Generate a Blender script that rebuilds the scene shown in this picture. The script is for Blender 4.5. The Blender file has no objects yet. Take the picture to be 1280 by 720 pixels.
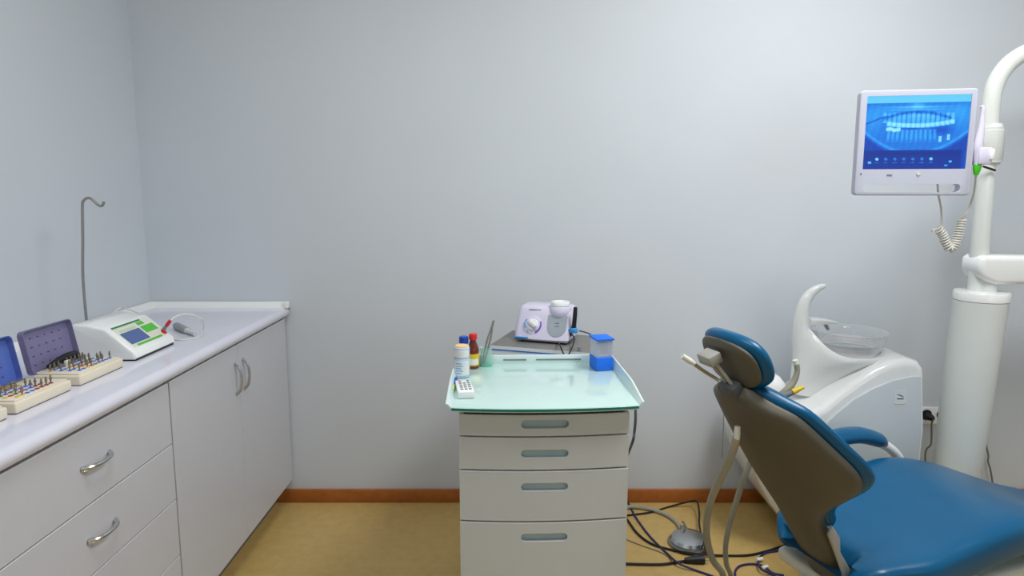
import bpy, bmesh, math, random
from mathutils import Vector, Matrix
random.seed(7)
SC = bpy.context.scene
COL = SC.collection
PI = math.pi
CAMZ = 1.36
PITCH = math.radians(7.5)
F = 800.0
CX, CY = 640.0, 347.3
YB = 2.70            # back wall
XL = -1.548          # left wall
ZT = 0.88            # worktop

# ---------------------------------------------------------------- camera maths
def ray(px, py):
    u, v = (px - CX) / F, (py - CY) / F
    c, s = math.cos(PITCH), math.sin(PITCH)
    return Vector((u, c - v * s, -s - v * c))
def onY(px, py, Y):
    d = ray(px, py); t = Y / d.y
    return Vector((d.x * t, Y, CAMZ + d.z * t))
def onZ(px, py, Z):
    d = ray(px, py); t = (Z - CAMZ) / d.z
    return Vector((d.x * t, d.y * t, Z))
def onX(px, py, X):
    d = ray(px, py); t = X / d.x
    return Vector((X, d.y * t, CAMZ + d.z * t))

# ---------------------------------------------------------------- materials
def lin(c):
    return c / 12.92 if c <= 0.04045 else ((c + 0.055) / 1.055) ** 2.4
def col(r, g, b):
    return (lin(r / 255), lin(g / 255), lin(b / 255), 1)
def mat(name, rgb, rough=0.5, metal=0.0, var=0.03, scale=18, bump=0.0, bscale=120, coat=0.0, trans=0.0, ior=1.45, emit=None, estr=0, spec=0.5):
    m = bpy.data.materials.new(name); m.use_nodes = True
    nt = m.node_tree; b = nt.nodes['Principled BSDF']
    c = col(*rgb)
    tc = nt.nodes.new('ShaderNodeTexCoord')
    nz = nt.nodes.new('ShaderNodeTexNoise'); nz.inputs['Scale'].default_value = scale; nz.inputs['Detail'].default_value = 4
    nt.links.new(tc.outputs['Object'], nz.inputs['Vector'])
    rp = nt.nodes.new('ShaderNodeValToRGB')
    rp.color_ramp.elements[0].position = 0.3; rp.color_ramp.elements[1].position = 0.7
    rp.color_ramp.elements[0].color = tuple(max(0, x * (1 - var)) for x in c[:3]) + (1,)
    rp.color_ramp.elements[1].color = tuple(min(1, x * (1 + var)) for x in c[:3]) + (1,)
    nt.links.new(nz.outputs['Fac'], rp.inputs['Fac'])
    nt.links.new(rp.outputs['Color'], b.inputs['Base Color'])
    b.inputs['Roughness'].default_value = rough
    b.inputs['Metallic'].default_value = metal
    b.inputs['IOR'].default_value = ior
    b.inputs['Specular IOR Level'].default_value = spec
    if coat: b.inputs['Coat Weight'].default_value = coat; b.inputs['Coat Roughness'].default_value = 0.08
    if trans: b.inputs['Transmission Weight'].default_value = trans
    if emit:
        b.inputs['Emission Color'].default_value = col(*emit); b.inputs['Emission Strength'].default_value = estr
    if bump:
        n2 = nt.nodes.new('ShaderNodeTexNoise'); n2.inputs['Scale'].default_value = bscale; n2.inputs['Detail'].default_value = 3
        nt.links.new(tc.outputs['Object'], n2.inputs['Vector'])
        bp = nt.nodes.new('ShaderNodeBump'); bp.inputs['Strength'].default_value = bump; bp.inputs['Distance'].default_value = 0.004
        nt.links.new(n2.outputs['Fac'], bp.inputs['Height']); nt.links.new(bp.outputs['Normal'], b.inputs['Normal'])
    return m
def clear(name, rgb, alpha=0.25, rough=0.05):
    """thin clear plastic / glass: mix of transparent and glossy principled"""
    m = mat(name, rgb, rough, var=0.02)
    nt = m.node_tree; out = nt.nodes['Material Output']; b = nt.nodes['Principled BSDF']
    tr = nt.nodes.new('ShaderNodeBsdfTransparent'); mx = nt.nodes.new('ShaderNodeMixShader')
    lw = nt.nodes.new('ShaderNodeLayerWeight'); lw.inputs['Blend'].default_value = 0.35
    mp = nt.nodes.new('ShaderNodeMapRange'); mp.inputs['To Min'].default_value = alpha; mp.inputs['To Max'].default_value = min(1, alpha + 0.55)
    nt.links.new(lw.outputs['Facing'], mp.inputs['Value']); nt.links.new(mp.outputs['Result'], mx.inputs['Fac'])
    nt.links.new(tr.outputs[0], mx.inputs[1]); nt.links.new(b.outputs[0], mx.inputs[2]); nt.links.new(mx.outputs[0], out.inputs['Surface'])
    return m

M = {}
M['wall'] = mat('wall_paint', (207, 213, 219), 0.65, var=0.012, scale=3, bump=0.05, bscale=260)
M['ceil'] = mat('ceiling_paint', (235, 236, 236), 0.8, var=0.01)
M['base'] = mat('baseboard_wood', (170, 100, 44), 0.4, var=0.12, scale=30)
M['floor'] = mat('floor_vinyl', (192, 162, 100), 0.42, var=0.07, scale=26, bump=0.03, bscale=60)
M['lam'] = mat('white_laminate', (200, 201, 207), 0.35, var=0.01)
M['lamside'] = mat('grey_laminate', (180, 181, 184), 0.45, var=0.02)
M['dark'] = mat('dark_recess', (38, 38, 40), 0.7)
M['plinth'] = mat('plinth', (120, 112, 100), 0.6)
M['chrome'] = mat('chrome', (200, 203, 206), 0.18, 1.0, var=0.02)
M['steel'] = mat('brushed_steel', (165, 163, 158), 0.38, 1.0, var=0.05, scale=60)
M['pearl'] = mat('trolley_enamel', (202, 207, 208), 0.35, var=0.01)
M['cup'] = mat('handle_recess', (176, 196, 198), 0.35, var=0.03)
M['tray'] = mat('frosted_glass_tray', (196, 224, 218), 0.09, var=0.015, coat=0.6)
M['trayedge'] = mat('green_glass_edge', (30, 120, 105), 0.15, var=0.05)
M['rim'] = mat('tray_rim', (214, 232, 230), 0.2, var=0.015)
M['black'] = mat('black_rubber', (24, 25, 28), 0.5)
M['navy'] = mat('navy_cable', (42, 40, 92), 0.45)
M['hose'] = mat('grey_hose', (158, 156, 142), 0.5, var=0.03)
M['white'] = mat('white_plastic', (243, 245, 243), 0.22, var=0.008, coat=0.4)
M['white2'] = mat('cream_plastic', (222, 222, 208), 0.35, var=0.02)
M['colwhite'] = mat('column_enamel', (222, 226, 221), 0.3, var=0.01)
M['panel'] = mat('unit_side_panel', (202, 211, 215), 0.3, var=0.01)
M['blue'] = mat('blue_vinyl', (0, 86, 128), 0.34, var=0.04, scale=8, bump=0.02, bscale=300, coat=0.12, spec=0.35)
M['shell'] = mat('taupe_shell', (88, 83, 70), 0.5, var=0.03, bump=0.04, bscale=400)
M['bracket'] = mat('grey_bracket', (168, 166, 158), 0.45, 0.3, var=0.04)
M['lilac'] = mat('lilac_plastic', (216, 212, 232), 0.3, var=0.01, coat=0.2)
M['greywin'] = mat('smoked_reservoir', (158, 168, 176), 0.2, var=0.05)
M['lgrey'] = mat('light_grey_plastic', (205, 207, 207), 0.35, var=0.02)
M['mgrey'] = mat('mid_grey_plastic', (128, 133, 136), 0.4, var=0.04)
M['dgrey'] = mat('dark_grey_plastic', (78, 80, 84), 0.45, var=0.04)
M['boxtop'] = mat('grey_box_lid', (132, 131, 126), 0.4, 0.35, var=0.03)
M['boxfront'] = mat('box_front', (212, 216, 218), 0.35, var=0.01)
M['bluestripe'] = mat('blue_stripe', (44, 110, 200), 0.4)
M['vblue'] = mat('bright_blue_plastic', (22, 112, 232), 0.55, var=0.03)
M['lblue'] = mat('sky_blue_plastic', (66, 156, 228), 0.35)
M['purple'] = mat('purple_print', (130, 78, 190), 0.4)
M['clear'] = clear('clear_plastic', (225, 226, 240), 0.2)
M['glass'] = clear('bowl_glass', (226, 234, 236), 0.10, 0.03)
M['gglass'] = clear('green_beaker_glass', (180, 234, 216), 0.14, 0.04)
M['plid'] = clear('purple_lid_plastic', (126, 120, 162), 0.72, 0.25)
M['blid'] = clear('blue_lid_plastic', (84, 112, 196), 0.78, 0.25)
M['cream'] = mat('cream_kit_plastic', (232, 222, 200), 0.42, var=0.02)
M['tan'] = mat('tan_tray', (190, 152, 92), 0.5)
M['red'] = mat('red_plastic', (214, 30, 34), 0.35)
M['dred'] = mat('dark_red_ring', (150, 20, 34), 0.4)
M['yellow'] = mat('yellow_plastic', (222, 190, 40), 0.4)
M['green'] = mat('green_print', (84, 190, 62), 0.4)
M['dgreen'] = mat('dark_green_print', (38, 128, 78), 0.4)
M['lcd'] = mat('device_lcd', (76, 96, 146), 0.15, emit=(70, 92, 150), estr=0.15)
M['amber'] = mat('amber_bottle', (104, 38, 16), 0.12, var=0.08, coat=0.5)
M['bottle'] = mat('pale_blue_bottle', (186, 204, 222), 0.35, var=0.05, scale=60)
M['label'] = mat('white_label', (228, 230, 226), 0.45, var=0.02)
M['orange'] = mat('peach_cap', (244, 202, 142), 0.4)
M['capblue'] = mat('deep_blue_cap', (26, 66, 170), 0.35)
M['scalergreen'] = mat('green_tip', (76, 196, 40), 0.35)
M['drill'] = mat('drill_steel', (150, 140, 118), 0.3, 0.9, var=0.05)
M['moni'] = mat('monitor_silver', (188, 190, 205), 0.3, var=0.008, coat=0.2)
M['cable'] = mat('white_cable', (226, 224, 216), 0.4)
M['gcable'] = mat('grey_cable', (120, 118, 110), 0.5)
M['print'] = mat('grey_print', (120, 124, 132), 0.5)

# ---------------------------------------------------------------- mesh helpers
def mesh_obj(name, verts, faces, m, parent=None, smooth=False, mats=None, fm=None, auto=None):
    me = bpy.data.meshes.new(name)
    me.from_pydata([tuple(v) for v in verts], [], faces)
    bm = bmesh.new(); bm.from_mesh(me); bmesh.ops.recalc_face_normals(bm, faces=bm.faces); bm.to_mesh(me); bm.free()
    for mm in (mats or [m]): me.materials.append(mm)
    if fm:
        for p, i in zip(me.polygons, fm): p.material_index = i
    if smooth or auto:
        for p in me.polygons: p.use_smooth = True
    if auto: me.set_sharp_from_angle(angle=math.radians(auto))
    o = bpy.data.objects.new(name, me); COL.objects.link(o)
    if parent: o.parent = parent
    return o
class MB:
    """collects shapes that become ONE mesh object"""
    def __init__(s): s.v = []; s.f = []; s.m = []
    def add(s, verts, faces, mi=0):
        o = len(s.v); s.v += [Vector(v) for v in verts]; s.f += [tuple(i + o for i in f) for f in faces]; s.m += [mi] * len(faces)
        return s
    def xf(s, mtx, start=0):
        for i in range(start, len(s.v)): s.v[i] = mtx @ s.v[i]
        return s
    def box(s, lo, hi, bev=0.0, seg=2, mi=0):
        bm = bmesh.new(); bmesh.ops.create_cube(bm, size=1)
        lo, hi = Vector(lo), Vector(hi)
        for v in bm.verts: v.co = Vector(((lo[i] + hi[i]) / 2 + v.co[i] * (hi[i] - lo[i]) for i in range(3)))
        if bev: bmesh.ops.bevel(bm, geom=bm.edges[:], offset=bev, segments=seg, affect='EDGES', profile=0.5)
        return s.bm(bm, mi)
    def bm(s, bm, mi=0):
        bm.verts.ensure_lookup_table(); bm.verts.index_update()
        s.add([v.co.copy() for v in bm.verts], [[v.index for v in f.verts] for f in bm.faces], mi); bm.free(); return s
    def tube(s, pts, r, n=10, smooth=4, mi=0, cap=True):
        pts = [Vector(p) for p in pts]
        rs = list(r) if isinstance(r, (list, tuple)) else [r] * len(pts)
        if smooth > 1 and len(pts) > 2: pts, rs = catmull(pts, rs, smooth)
        rings = []; up = None
        for i, p in enumerate(pts):
            t = (pts[min(i + 1, len(pts) - 1)] - pts[max(i - 1, 0)]).normalized()
            if up is None:
                up = Vector((0, 0, 1)) if abs(t.z) < 0.9 else Vector((1, 0, 0))
            a = up - t * up.dot(t)
            if a.length < 1e-4: a = t.orthogonal()
            a.normalize(); b = t.cross(a); up = a
            rings.append([p + (a * math.cos(2 * PI * k / n) + b * math.sin(2 * PI * k / n)) * rs[i] for k in range(n)])
        return s.loft(rings, mi, cap)
    def loft(s, rings, mi=0, cap=True, closed=True):
        n = len(rings[0]); o = len(s.v)
        for r in rings: s.v += [Vector(v) for v in r]
        for i in range(len(rings) - 1):
            for k in range(n if closed else n - 1):
                k2 = (k + 1) % n
                s.f.append((o + i * n + k, o + i * n + k2, o + (i + 1) * n + k2, o + (i + 1) * n + k)); s.m.append(mi)
        if cap and closed:
            s.f.append(tuple(o + k for k in range(n))[::-1]); s.m.append(mi)
            s.f.append(tuple(o + (len(rings) - 1) * n + k for k in range(n))); s.m.append(mi)
        return s
    def lathe(s, prof, c=(0, 0, 0), n=28, mi=0, axis=None, cap=True):
        """prof: list of (r, z)"""
        start = len(s.v)
        rings = [[Vector((r * math.cos(2 * PI * k / n), r * math.sin(2 * PI * k / n), z)) for k in range(n)] for r, z in prof]
        s.loft(rings, mi, cap)
        mt = Matrix.Translation(Vector(c))
        if axis is not None: mt = mt @ Vector((0, 0, 1)).rotation_difference(Vector(axis)).to_matrix().to_4x4()
        return s.xf(mt, start)
    def prism(s, poly, axis, a, b, bev=0.0, seg=3, mi=0):
        """polygon in the two other axes, extruded along axis from a to b"""
        def mk(p, t):
            return {'x': (t, p[0], p[1]), 'y': (p[0], t, p[1]), 'z': (p[0], p[1], t)}[axis]
        bm = bmesh.new()
        A = [bm.verts.new(mk(p, a)) for p in poly]; B = [bm.verts.new(mk(p, b)) for p in poly]
        n = len(poly); bm.faces.new(A); bm.faces.new(B[::-1])
        for i in range(n): bm.faces.new((A[i], A[(i + 1) % n], B[(i + 1) % n], B[i]))
        bmesh.ops.recalc_face_normals(bm, faces=bm.faces)
        if bev:
            ed = [e for e in bm.edges if (e.verts[0] in A and e.verts[1] in A) or (e.verts[0] in B and e.verts[1] in B)]
            bmesh.ops.bevel(bm, geom=ed, offset=bev, segments=seg, affect='EDGES', profile=0.5)
        return s.bm(bm, mi)
    def rot(s, ang, axis='Z', pivot=(0, 0, 0), start=0):
        p = Vector(pivot)
        return s.xf(Matrix.Translation(p) @ Matrix.Rotation(ang, 4, axis) @ Matrix.Translation(-p), start)
    def move(s, d, start=0): return s.xf(Matrix.Translation(Vector(d)), start)
    def build(s, name, m, parent=None, auto=35, base=None):
        """base: world point that becomes the object's origin"""
        mats = m if isinstance(m, list) else [m]
        vs = s.v
        if base is not None: vs = [v - Vector(base) for v in vs]
        elif parent is not None: vs = [v - WORLD[parent.name] for v in vs]
        o = mesh_obj(name, vs, s.f, None, parent, mats=mats, fm=s.m, auto=auto)
        WORLD[o.name] = Vector((0, 0, 0)) if base is None and parent is None else (Vector(base) if base is not None else WORLD[parent.name])
        if base is not None: o.location = base
        return o
WORLD = {}
def catmull(pts, rs, k):
    P = [pts[0] * 2 - pts[1]] + pts + [pts[-1] * 2 - pts[-2]]; R = [rs[0]] + rs + [rs[-1]]
    op, orr = [], []
    for i in range(1, len(P) - 2):
        for j in range(k):
            t = j / k
            a, b, c, d = P[i - 1], P[i], P[i + 1], P[i + 2]
            op.append(0.5 * ((2 * b) + (c - a) * t + (2 * a - 5 * b + 4 * c - d) * t * t + (3 * b - a - 3 * c + d) * t ** 3))
            orr.append(R[i] + (R[i + 1] - R[i]) * t)
    op.append(pts[-1]); orr.append(rs[-1])
    return op, orr
def rrect(x0, z0, x1, z1, r, n=6):
    out = []
    for cx, cz, a in ((x1 - r, z1 - r, 0), (x0 + r, z1 - r, 90), (x0 + r, z0 + r, 180), (x1 - r, z0 + r, 270)):
        for i in range(n + 1):
            t = math.radians(a + 90 * i / n); out.append((cx + r * math.cos(t), cz + r * math.sin(t)))
    return out
def tag(o, label, cat, group=None):
    o['label'] = label; o['category'] = cat
    if group: o['group'] = group
    return o
def thing(name, loc, label, cat, group=None):
    o = bpy.data.objects.new(name, None); COL.objects.link(o); o.location = loc; o.empty_display_size = 0.05
    WORLD[o.name] = Vector(loc)
    return tag(o, label, cat, group)
def struct(o):
    o['kind'] = 'structure'; return o
def boolean(o, cutter):
    md = o.modifiers.new('cut', 'BOOLEAN'); md.operation = 'DIFFERENCE'; md.solver = 'EXACT'; md.object = cutter
    dg = bpy.context.evaluated_depsgraph_get(); dg.update()
    me = bpy.data.meshes.new_from_object(o.evaluated_get(dg))
    o.modifiers.clear(); o.data = me
    for p in me.polygons: p.use_smooth = True
    me.set_sharp_from_angle(angle=math.radians(20))
    cm = cutter.data; bpy.data.objects.remove(cutter)
def lerp_tab(tab, x):
    if x <= tab[0][0]: return tab[0][1]
    for (a, va), (b, vb) in zip(tab, tab[1:]):
        if x <= b:
            t = (x - a) / (b - a); t = t * t * (3 - 2 * t); return va + (vb - va) * t
    return tab[-1][1]

# ================================================================= ROOM
XR, YF, ZC = 2.75, -1.9, 2.75
T = 0.12
struct(MB().box((XL - T, YF - T, -0.1), (XR + T, YB + T, 0)).build('floor', M['floor']))
struct(MB().box((XL - T, YF - T, ZC), (XR + T, YB + T, ZC + 0.1)).build('ceiling', M['ceil']))
struct(MB().box((XL - T, YB, 0), (XR + T, YB + T, ZC)).build('wall_back', M['wall']))
struct(MB().box((XL - T, YF, 0), (XL, YB, ZC)).build('wall_left', M['wall']))
struct(MB().box((XR, YF, 0), (XR + T, YB, ZC)).build('wall_right', M['wall']))
struct(MB().box((XL - T, YF - T, 0), (XR + T, YF, ZC)).build('wall_front', M['wall']))
bbh = onY(680, 612, YB - 0.014).z
def baseboard(name, lo, hi):
    struct(MB().box(lo, hi, 0.005, 2).build(name, M['base']))
baseboard('baseboard_back', (XL + 0.002, YB - 0.016, 0), (XR, YB - 0.0005, bbh))
baseboard('baseboard_right', (XR - 0.016, YF, 0), (XR - 0.0005, YB - 0.017, bbh))

# ================================================================= BASE CABINETS AND WORKTOP
XF = onZ(357, 386, ZT).x            # worktop front edge
XC = XF - 0.018                     # cabinet front face plane
ZB = 0.105                          # underside of the cabinets
YD = onX(211.5, 489, XC).y          # split between drawer unit and door unit
YE = YB - 0.012
Ym = onX(297.5, 437, XC).y
print('XF', XF, 'YD', YD, 'Ym', Ym)
Y0 = 2 * onX(120, 578, XC).y - YD   # front end of drawer unit
ZU = ZT - 0.042
def plinth(parent, y0, y1):
    MB().box((XL + 0.02, y0 + 0.004, 0), (XC - 0.075, y1 - 0.004, ZB + 0.005)).build('plinth', M['plinth'], parent)
cab = thing('base_cabinet', (-1.25, (YD + YE) / 2, 0), 'white two-door base cabinet at the back wall end of the worktop', 'cabinet')
MB().box((XL + 0.004, YD + 0.002, ZB), (XC - 0.02, YE, ZU)).build('carcass', M['lamside'], cab)
plinth(cab, YD, YE)
def bow_handle(pts, parent, n=8):
    MB().tube(pts, [0.0068, 0.0052, 0.0048, 0.0052, 0.0068], 10, 5).build('handle', M['chrome'], parent)
for (a, b, hx) in ((YD + 0.005, Ym - 0.0015, Ym - 0.033), (Ym + 0.0015, YE - 0.012, Ym + 0.033)):
    d = MB().box((XC - 0.018, a, ZB + 0.003), (XC, b, ZU - 0.006), 0.0015, 1).build('door', M['lam'], cab)
    zt, zb = 0.772, 0.660
    bow_handle([(XC - 0.001, hx, zb), (XC + 0.016, hx, zb + 0.018), (XC + 0.022, hx, (zt + zb) / 2), (XC + 0.016, hx, zt - 0.018), (XC - 0.001, hx, zt)], d)
# side filler at the back wall
MB().box((XC - 0.03, YE - 0.011, ZB), (XC - 0.001, YE, ZU - 0.004)).build('end_filler', M['lam'], cab)
dru = thing('drawer_cabinet', (-1.25, (Y0 + YD) / 2, 0), 'white base cabinet of stacked wide drawers nearest the camera', 'cabinet')
MB().box((XL + 0.004, Y0, ZB), (XC - 0.02, YD - 0.002, ZU)).build('carcass', M['lamside'], dru)
plinth(dru, Y0, YD)
z1 = onX(214.6, 555.4, XC).z; z2 = onX(217.5, 626.5, XC).z; z3 = onX(222, 697, XC).z
print('drawer z', ZU, z1, z2, z3)
zs = [ZU - 0.006, z1, z2, z3, ZB + 0.003]
yc = (Y0 + YD) / 2
for i in range(4):
    d = MB().box((XC - 0.018, Y0 + 0.002, zs[i + 1] + 0.0013), (XC, YD - 0.003, zs[i] - 0.0013), 0.0015, 1).build('drawer', M['lam'], dru)
    zh = (zs[i] + zs[i + 1]) / 2 + 0.002
    h = 0.051
    bow_handle([(XC - 0.001, yc - h, zh), (XC + 0.016, yc - h + 0.018, zh), (XC + 0.022, yc, zh), (XC + 0.016, yc + h - 0.018, zh), (XC - 0.001, yc + h, zh)], d)
# worktop
wt = thing('worktop', (-1.25, 1.7, ZU), 'long white laminate worktop with faint grey marbling over the wall cabinets', 'worktop')
mw = mat('worktop_laminate', (222, 222, 234), 0.16, var=0.03, scale=6, coat=0.5)
Yw = Y0 - 0.02
prof = [(XL + 0.002, ZU + 0.0005)] + [(XF - 0.02 + 0.02 * math.sin(a), ZT - 0.02 - 0.0205 * math.cos(a)) for a in [i * PI / 10 for i in range(11)]] + [(XL + 0.002, ZT)]
MB().prism(prof, 'y', Yw, YE).build('slab', mw, wt)
bsz = 0.024
def strip(p0, p1, p2):
    return p0
MB().prism([(YE - 0.022, ZT - 0.001), (YE + 0.009, ZT - 0.001), (YE + 0.009, ZT + bsz), (YE - 0.002, ZT + bsz), (YE - 0.016, ZT + 0.012)], 'x', XL + 0.003, XF - 0.002).build('trim_1', M['white'])['kind'] = 'structure'
MB().prism([(XL + 0.003, ZT - 0.001), (XL + 0.034, ZT - 0.001), (XL + 0.028, ZT + 0.012), (XL + 0.014, ZT + bsz), (XL + 0.003, ZT + bsz)], 'y', Yw, YE - 0.005).build('trim_2', M['white'])['kind'] = 'structure'
MB().box((XF - 0.014, YE - 0.024, ZT - 0.002), (XF + 0.004, YE + 0.009, ZT + bsz + 0.003), 0.003).build('trim_3', M['white'])['kind'] = 'structure'

# ================================================================= WHITE CONTROL DEVICE ON WORKTOP
pA = onZ(172, 452, ZT); pB = onZ(218.5, 430, ZT)
xd = (pA.x + pB.x) / 2; ya, yb = pA.y, pB.y
print('device', pA, pB)
dv = thing('implant_motor', (xd - 0.09, (ya + yb) / 2, ZT), 'white wedge-shaped treatment motor with green touch panel on the worktop', 'medical device')
rt = onY(93, 405, ya); fe = onY(129, 412, ya); se = onY(168, 441, ya)
print('dev prof', rt, fe, se)
profd = [(xd - 0.185, ZT + 0.004), (xd - 0.006, ZT + 0.004), (xd, ZT + 0.010), (se.x, se.z), (se.x - 0.006, se.z + 0.005), (fe.x + 0.004, fe.z + 0.0005), (fe.x - 0.012, fe.z + 0.004), (xd - 0.135, ZT + 0.106), (xd - 0.172, ZT + 0.109), (xd - 0.185, ZT + 0.100)]
MB().prism(profd, 'y', ya, yb, 0.007, 3).build('housing', M['white'], dv, auto=50)
MB().box((xd - 0.18, ya + 0.006, ZT), (xd - 0.004, yb - 0.006, ZT + 0.006)).build('base_foot', M['black'], dv)
# slanted panel coordinates: u along y (0..1), v down slope (0..1)
p0 = Vector((fe.x + 0.004, ya, fe.z + 0.0005)); p1 = Vector((se.x - 0.006, ya, se.z + 0.005))
sl = (p1 - p0); nrm = Vector((-sl.z, 0, sl.x)).normalized()
if nrm.z < 0: nrm = -nrm
W = yb - ya
def panel_pt(u, v, h=0.0): return p0 + sl * v + Vector((0, W * u, 0)) + nrm * h
def panel_rect(u0, v0, u1, v1, name, m, h=0.0012):
    q = [panel_pt(u0, v0), panel_pt(u1, v0), panel_pt(u1, v1), panel_pt(u0, v1)]
    b = MB(); b.add(q + [x + nrm * h for x in q], [(0, 1, 2, 3), (4, 5, 6, 7), (0, 1, 5, 4), (1, 2, 6, 5), (2, 3, 7, 6), (3, 0, 4, 7)])
    return b.build(name, m, dv, auto=None)
panel_rect(0.10, 0.04, 0.93, 0.93, 'control_panel', M['white2'], 0.0008)
panel_rect(0.10, 0.04, 0.74, 0.10, 'green_line', M['dgreen'], 0.0016)
panel_rect(0.17, 0.22, 0.52, 0.30, 'caption_bar', mat('pale_green_print', (190, 214, 176), 0.4), 0.0016)
panel_rect(0.60, 0.13, 0.75, 0.25, 'green_key', M['green'], 0.0018)
panel_rect(0.60, 0.32, 0.89, 0.60, 'green_key', M['green'], 0.0018)
panel_rect(0.12, 0.34, 0.55, 0.80, 'screen', M['lcd'], 0.002)
panel_rect(0.20, 0.85, 0.80, 0.92, 'green_key', M['green'], 0.0018)
# plug socket on the panel's far end, red ring
sk = panel_pt(0.90, 0.80, 0.001)
MB().lathe([(0.0095, -0.001), (0.0095, 0.003), (0.007, 0.004)], sk, 20, axis=nrm).build('socket_ring', M['red'], dv)
# irrigation pole, socketed behind device
pb = onY(108, 398, 2.06); pt = onY(103, 253, 2.06)
ip = thing('drip_stand', (pb.x, 2.06, ZT), 'thin steel drip pole with hooked top behind the white treatment motor', 'pole')
xx = pb.x
hk = [onY(a, b, 2.06) for a, b in ((103.5, 300), (103, 258), (104.5, 251), (109, 247.6), (114, 248.5), (119, 253), (124, 257), (128, 257), (130, 252))]
MB().tube([(xx, 2.06, ZT + 0.003), (xx, 2.06, ZT + 0.2)] + hk, 0.0042, 10, 4).build('pole', M['steel'], ip)
MB().lathe([(0.035, 0), (0.035, 0.006), (0.010, 0.012), (0.008, 0.03)], (xx, 2.06, ZT), 24).build('pole_foot', M['dgrey'], ip)
# cable with red plug
ca = thing('motor_cable', (sk.x, sk.y, ZT), 'white looped cable with a red and grey plug beside the treatment motor', 'cable')
q0 = onY(204.5, 412, sk.y); 
q1 = q0 + (onY(213, 400.5, sk.y) - q0)
dq = (q1 - q0)
MB().tube([q0, q0 + dq * 0.5], [0.006, 0.0045], 14, 1).build('plug_tip', M['mgrey'], ca)
MB().tube([q0 + dq * 0.45, q1], [0.0058, 0.0052], 14, 1).build('plug_sleeve', M['red'], ca)
lp = [q1, onY(220, 395.5, sk.y + 0.02), onY(231, 392.7, sk.y + 0.05), onY(243, 394.5, sk.y + 0.07), onY(252, 400, sk.y + 0.06), onZ(254.5, 410, ZT + 0.02), onZ(251, 420, ZT + 0.004), onZ(240, 423.5, ZT + 0.003), onZ(226, 425, ZT + 0.003), onZ(214, 424, ZT + 0.003)]
MB().tube(lp, 0.0024, 8, 6).build('cord', M['cable'], ca)
# grey handpiece motor lying
ga = onZ(220, 407, ZT + 0.013); gb = onZ(243.5, 418, ZT + 0.008)
gm = thing('motor_connector', tuple((ga + gb) / 2 - Vector((0, 0, 0.01))), 'grey micromotor lying on the worktop beside the white device', 'dental handpiece')
dg = gb - ga
MB().tube([ga, ga + dg * 0.06, ga + dg * 0.62], [0.0115, 0.0135, 0.0125], 16, 1).build('motor_body', mat('motor_grey', (150, 155, 158), 0.4), gm)
MB().tube([ga + dg * 0.6, ga + dg * 0.68, ga + dg], [0.0125, 0.0085, 0.0055], 16, 1).build('motor_nose', M['lgrey'], gm)
# power lead looping behind device
pl = [onZ(178, 395, ZT + 0.02), onZ(168, 390, ZT + 0.06), onZ(158, 387, ZT + 0.07), onZ(148, 388.5, ZT + 0.06), (-1.42, 2.0, ZT + 0.01), (-1.45, 1.9, ZT + 0.004)]
pl = [onZ(184, 396, ZT + 0.004), onZ(172, 391, ZT + 0.045), onZ(160, 386.5, ZT + 0.07), onZ(148, 386.5, ZT + 0.065), (-1.37, 1.99, ZT + 0.02), (-1.42, 1.93, ZT + 0.004)]
tag(MB().tube(pl, 0.003, 8, 5).build('power_lead', M['cable'], base=(-1.4, 2.05, ZT)), 'white lead arching up behind the white treatment motor', 'cable')

# ================================================================= SURGICAL KITS
kx1 = -1.082; kw = 0.118; kh = 0.03; kl = 0.178
kits = []
def kit(y0, y1, lid_mat, label, kind):
    k = thing('drill_kit', (kx1 - kw / 2, (y0 + y1) / 2, ZT), label, 'instrument case', 'drill kits on the worktop')
    x1, x0 = kx1, kx1 - kw
    MB().box((x0, y0, ZT + 0.002), (x1, y1, ZT + kh - 0.003), 0.004, 3).build('case', M['cream'], k)
    MB().box((x0 + 0.004, y0 + 0.004, ZT), (x1 - 0.003, y1 - 0.004, ZT + 0.003)).build('rubber_base', M['dgrey'], k)
    MB().box((x0 + 0.006, y0 + 0.006, ZT + kh - 0.004), (x1 - 0.006, y1 - 0.006, ZT + kh + 0.0015), 0.0015).build('insert', M['cream'], k)
    # lid tilted back, hollow tray shape
    lh = 0.114; ld = 0.018; t = 0.0022
    b = MB()
    o1 = rrect(y0 + 0.001, 0, y1 - 0.001, lh, 0.012); o2 = rrect(y0 + 0.001 + t, t, y1 - 0.001 - t, lh - t, 0.010)
    b.loft([[(0.001, y, z) for y, z in rrect(y0 + 0.003, 0.002, y1 - 0.003, lh - 0.002, 0.011)], [(0.003, y, z) for y, z in o1], [(ld, y, z) for y, z in o1], [(ld, y, z) for y, z in o2], [(t + 0.001, y, z) for y, z in o2]])
    b.rot(-math.radians(10), 'Y'); b.move((x0 - 0.016, 0, ZT + 0.024))
    lid = b.build('lid', lid_mat, k)
    # printed marks on the lid's inner face
    for r in range(4):
        c = MB()
        for q in range(5):
            yy = y0 + 0.03 + q * 0.026 + r * 0.002; zz = 0.02 + r * 0.023
            c.box((t + 0.001, yy, zz), (t + 0.0017, yy + 0.007, zz + 0.0022))
        c.rot(-math.radians(10), 'Y'); c.move((x0 - 0.016, 0, ZT + 0.024))
        c.build('lid_print', M['navy'], lid)['kind'] = 'stuff'
    MB().tube([(x0 - 0.006, y0 + 0.02, ZT + 0.026), (x0 - 0.006, y1 - 0.02, ZT + 0.026)], 0.0035, 8, 1).build('hinge', M['cream'], k)
    return k, x0, x1
kA, xa0, xa1 = kit(1.557, 1.737, M['plid'], 'cream drill kit with open purple lid next to the white treatment motor', 0)
kB, xb0, xb1 = kit(1.347, 1.526, M['blid'], 'cream drill kit with open blue lid beside the purple-lidded one', 1)
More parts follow.
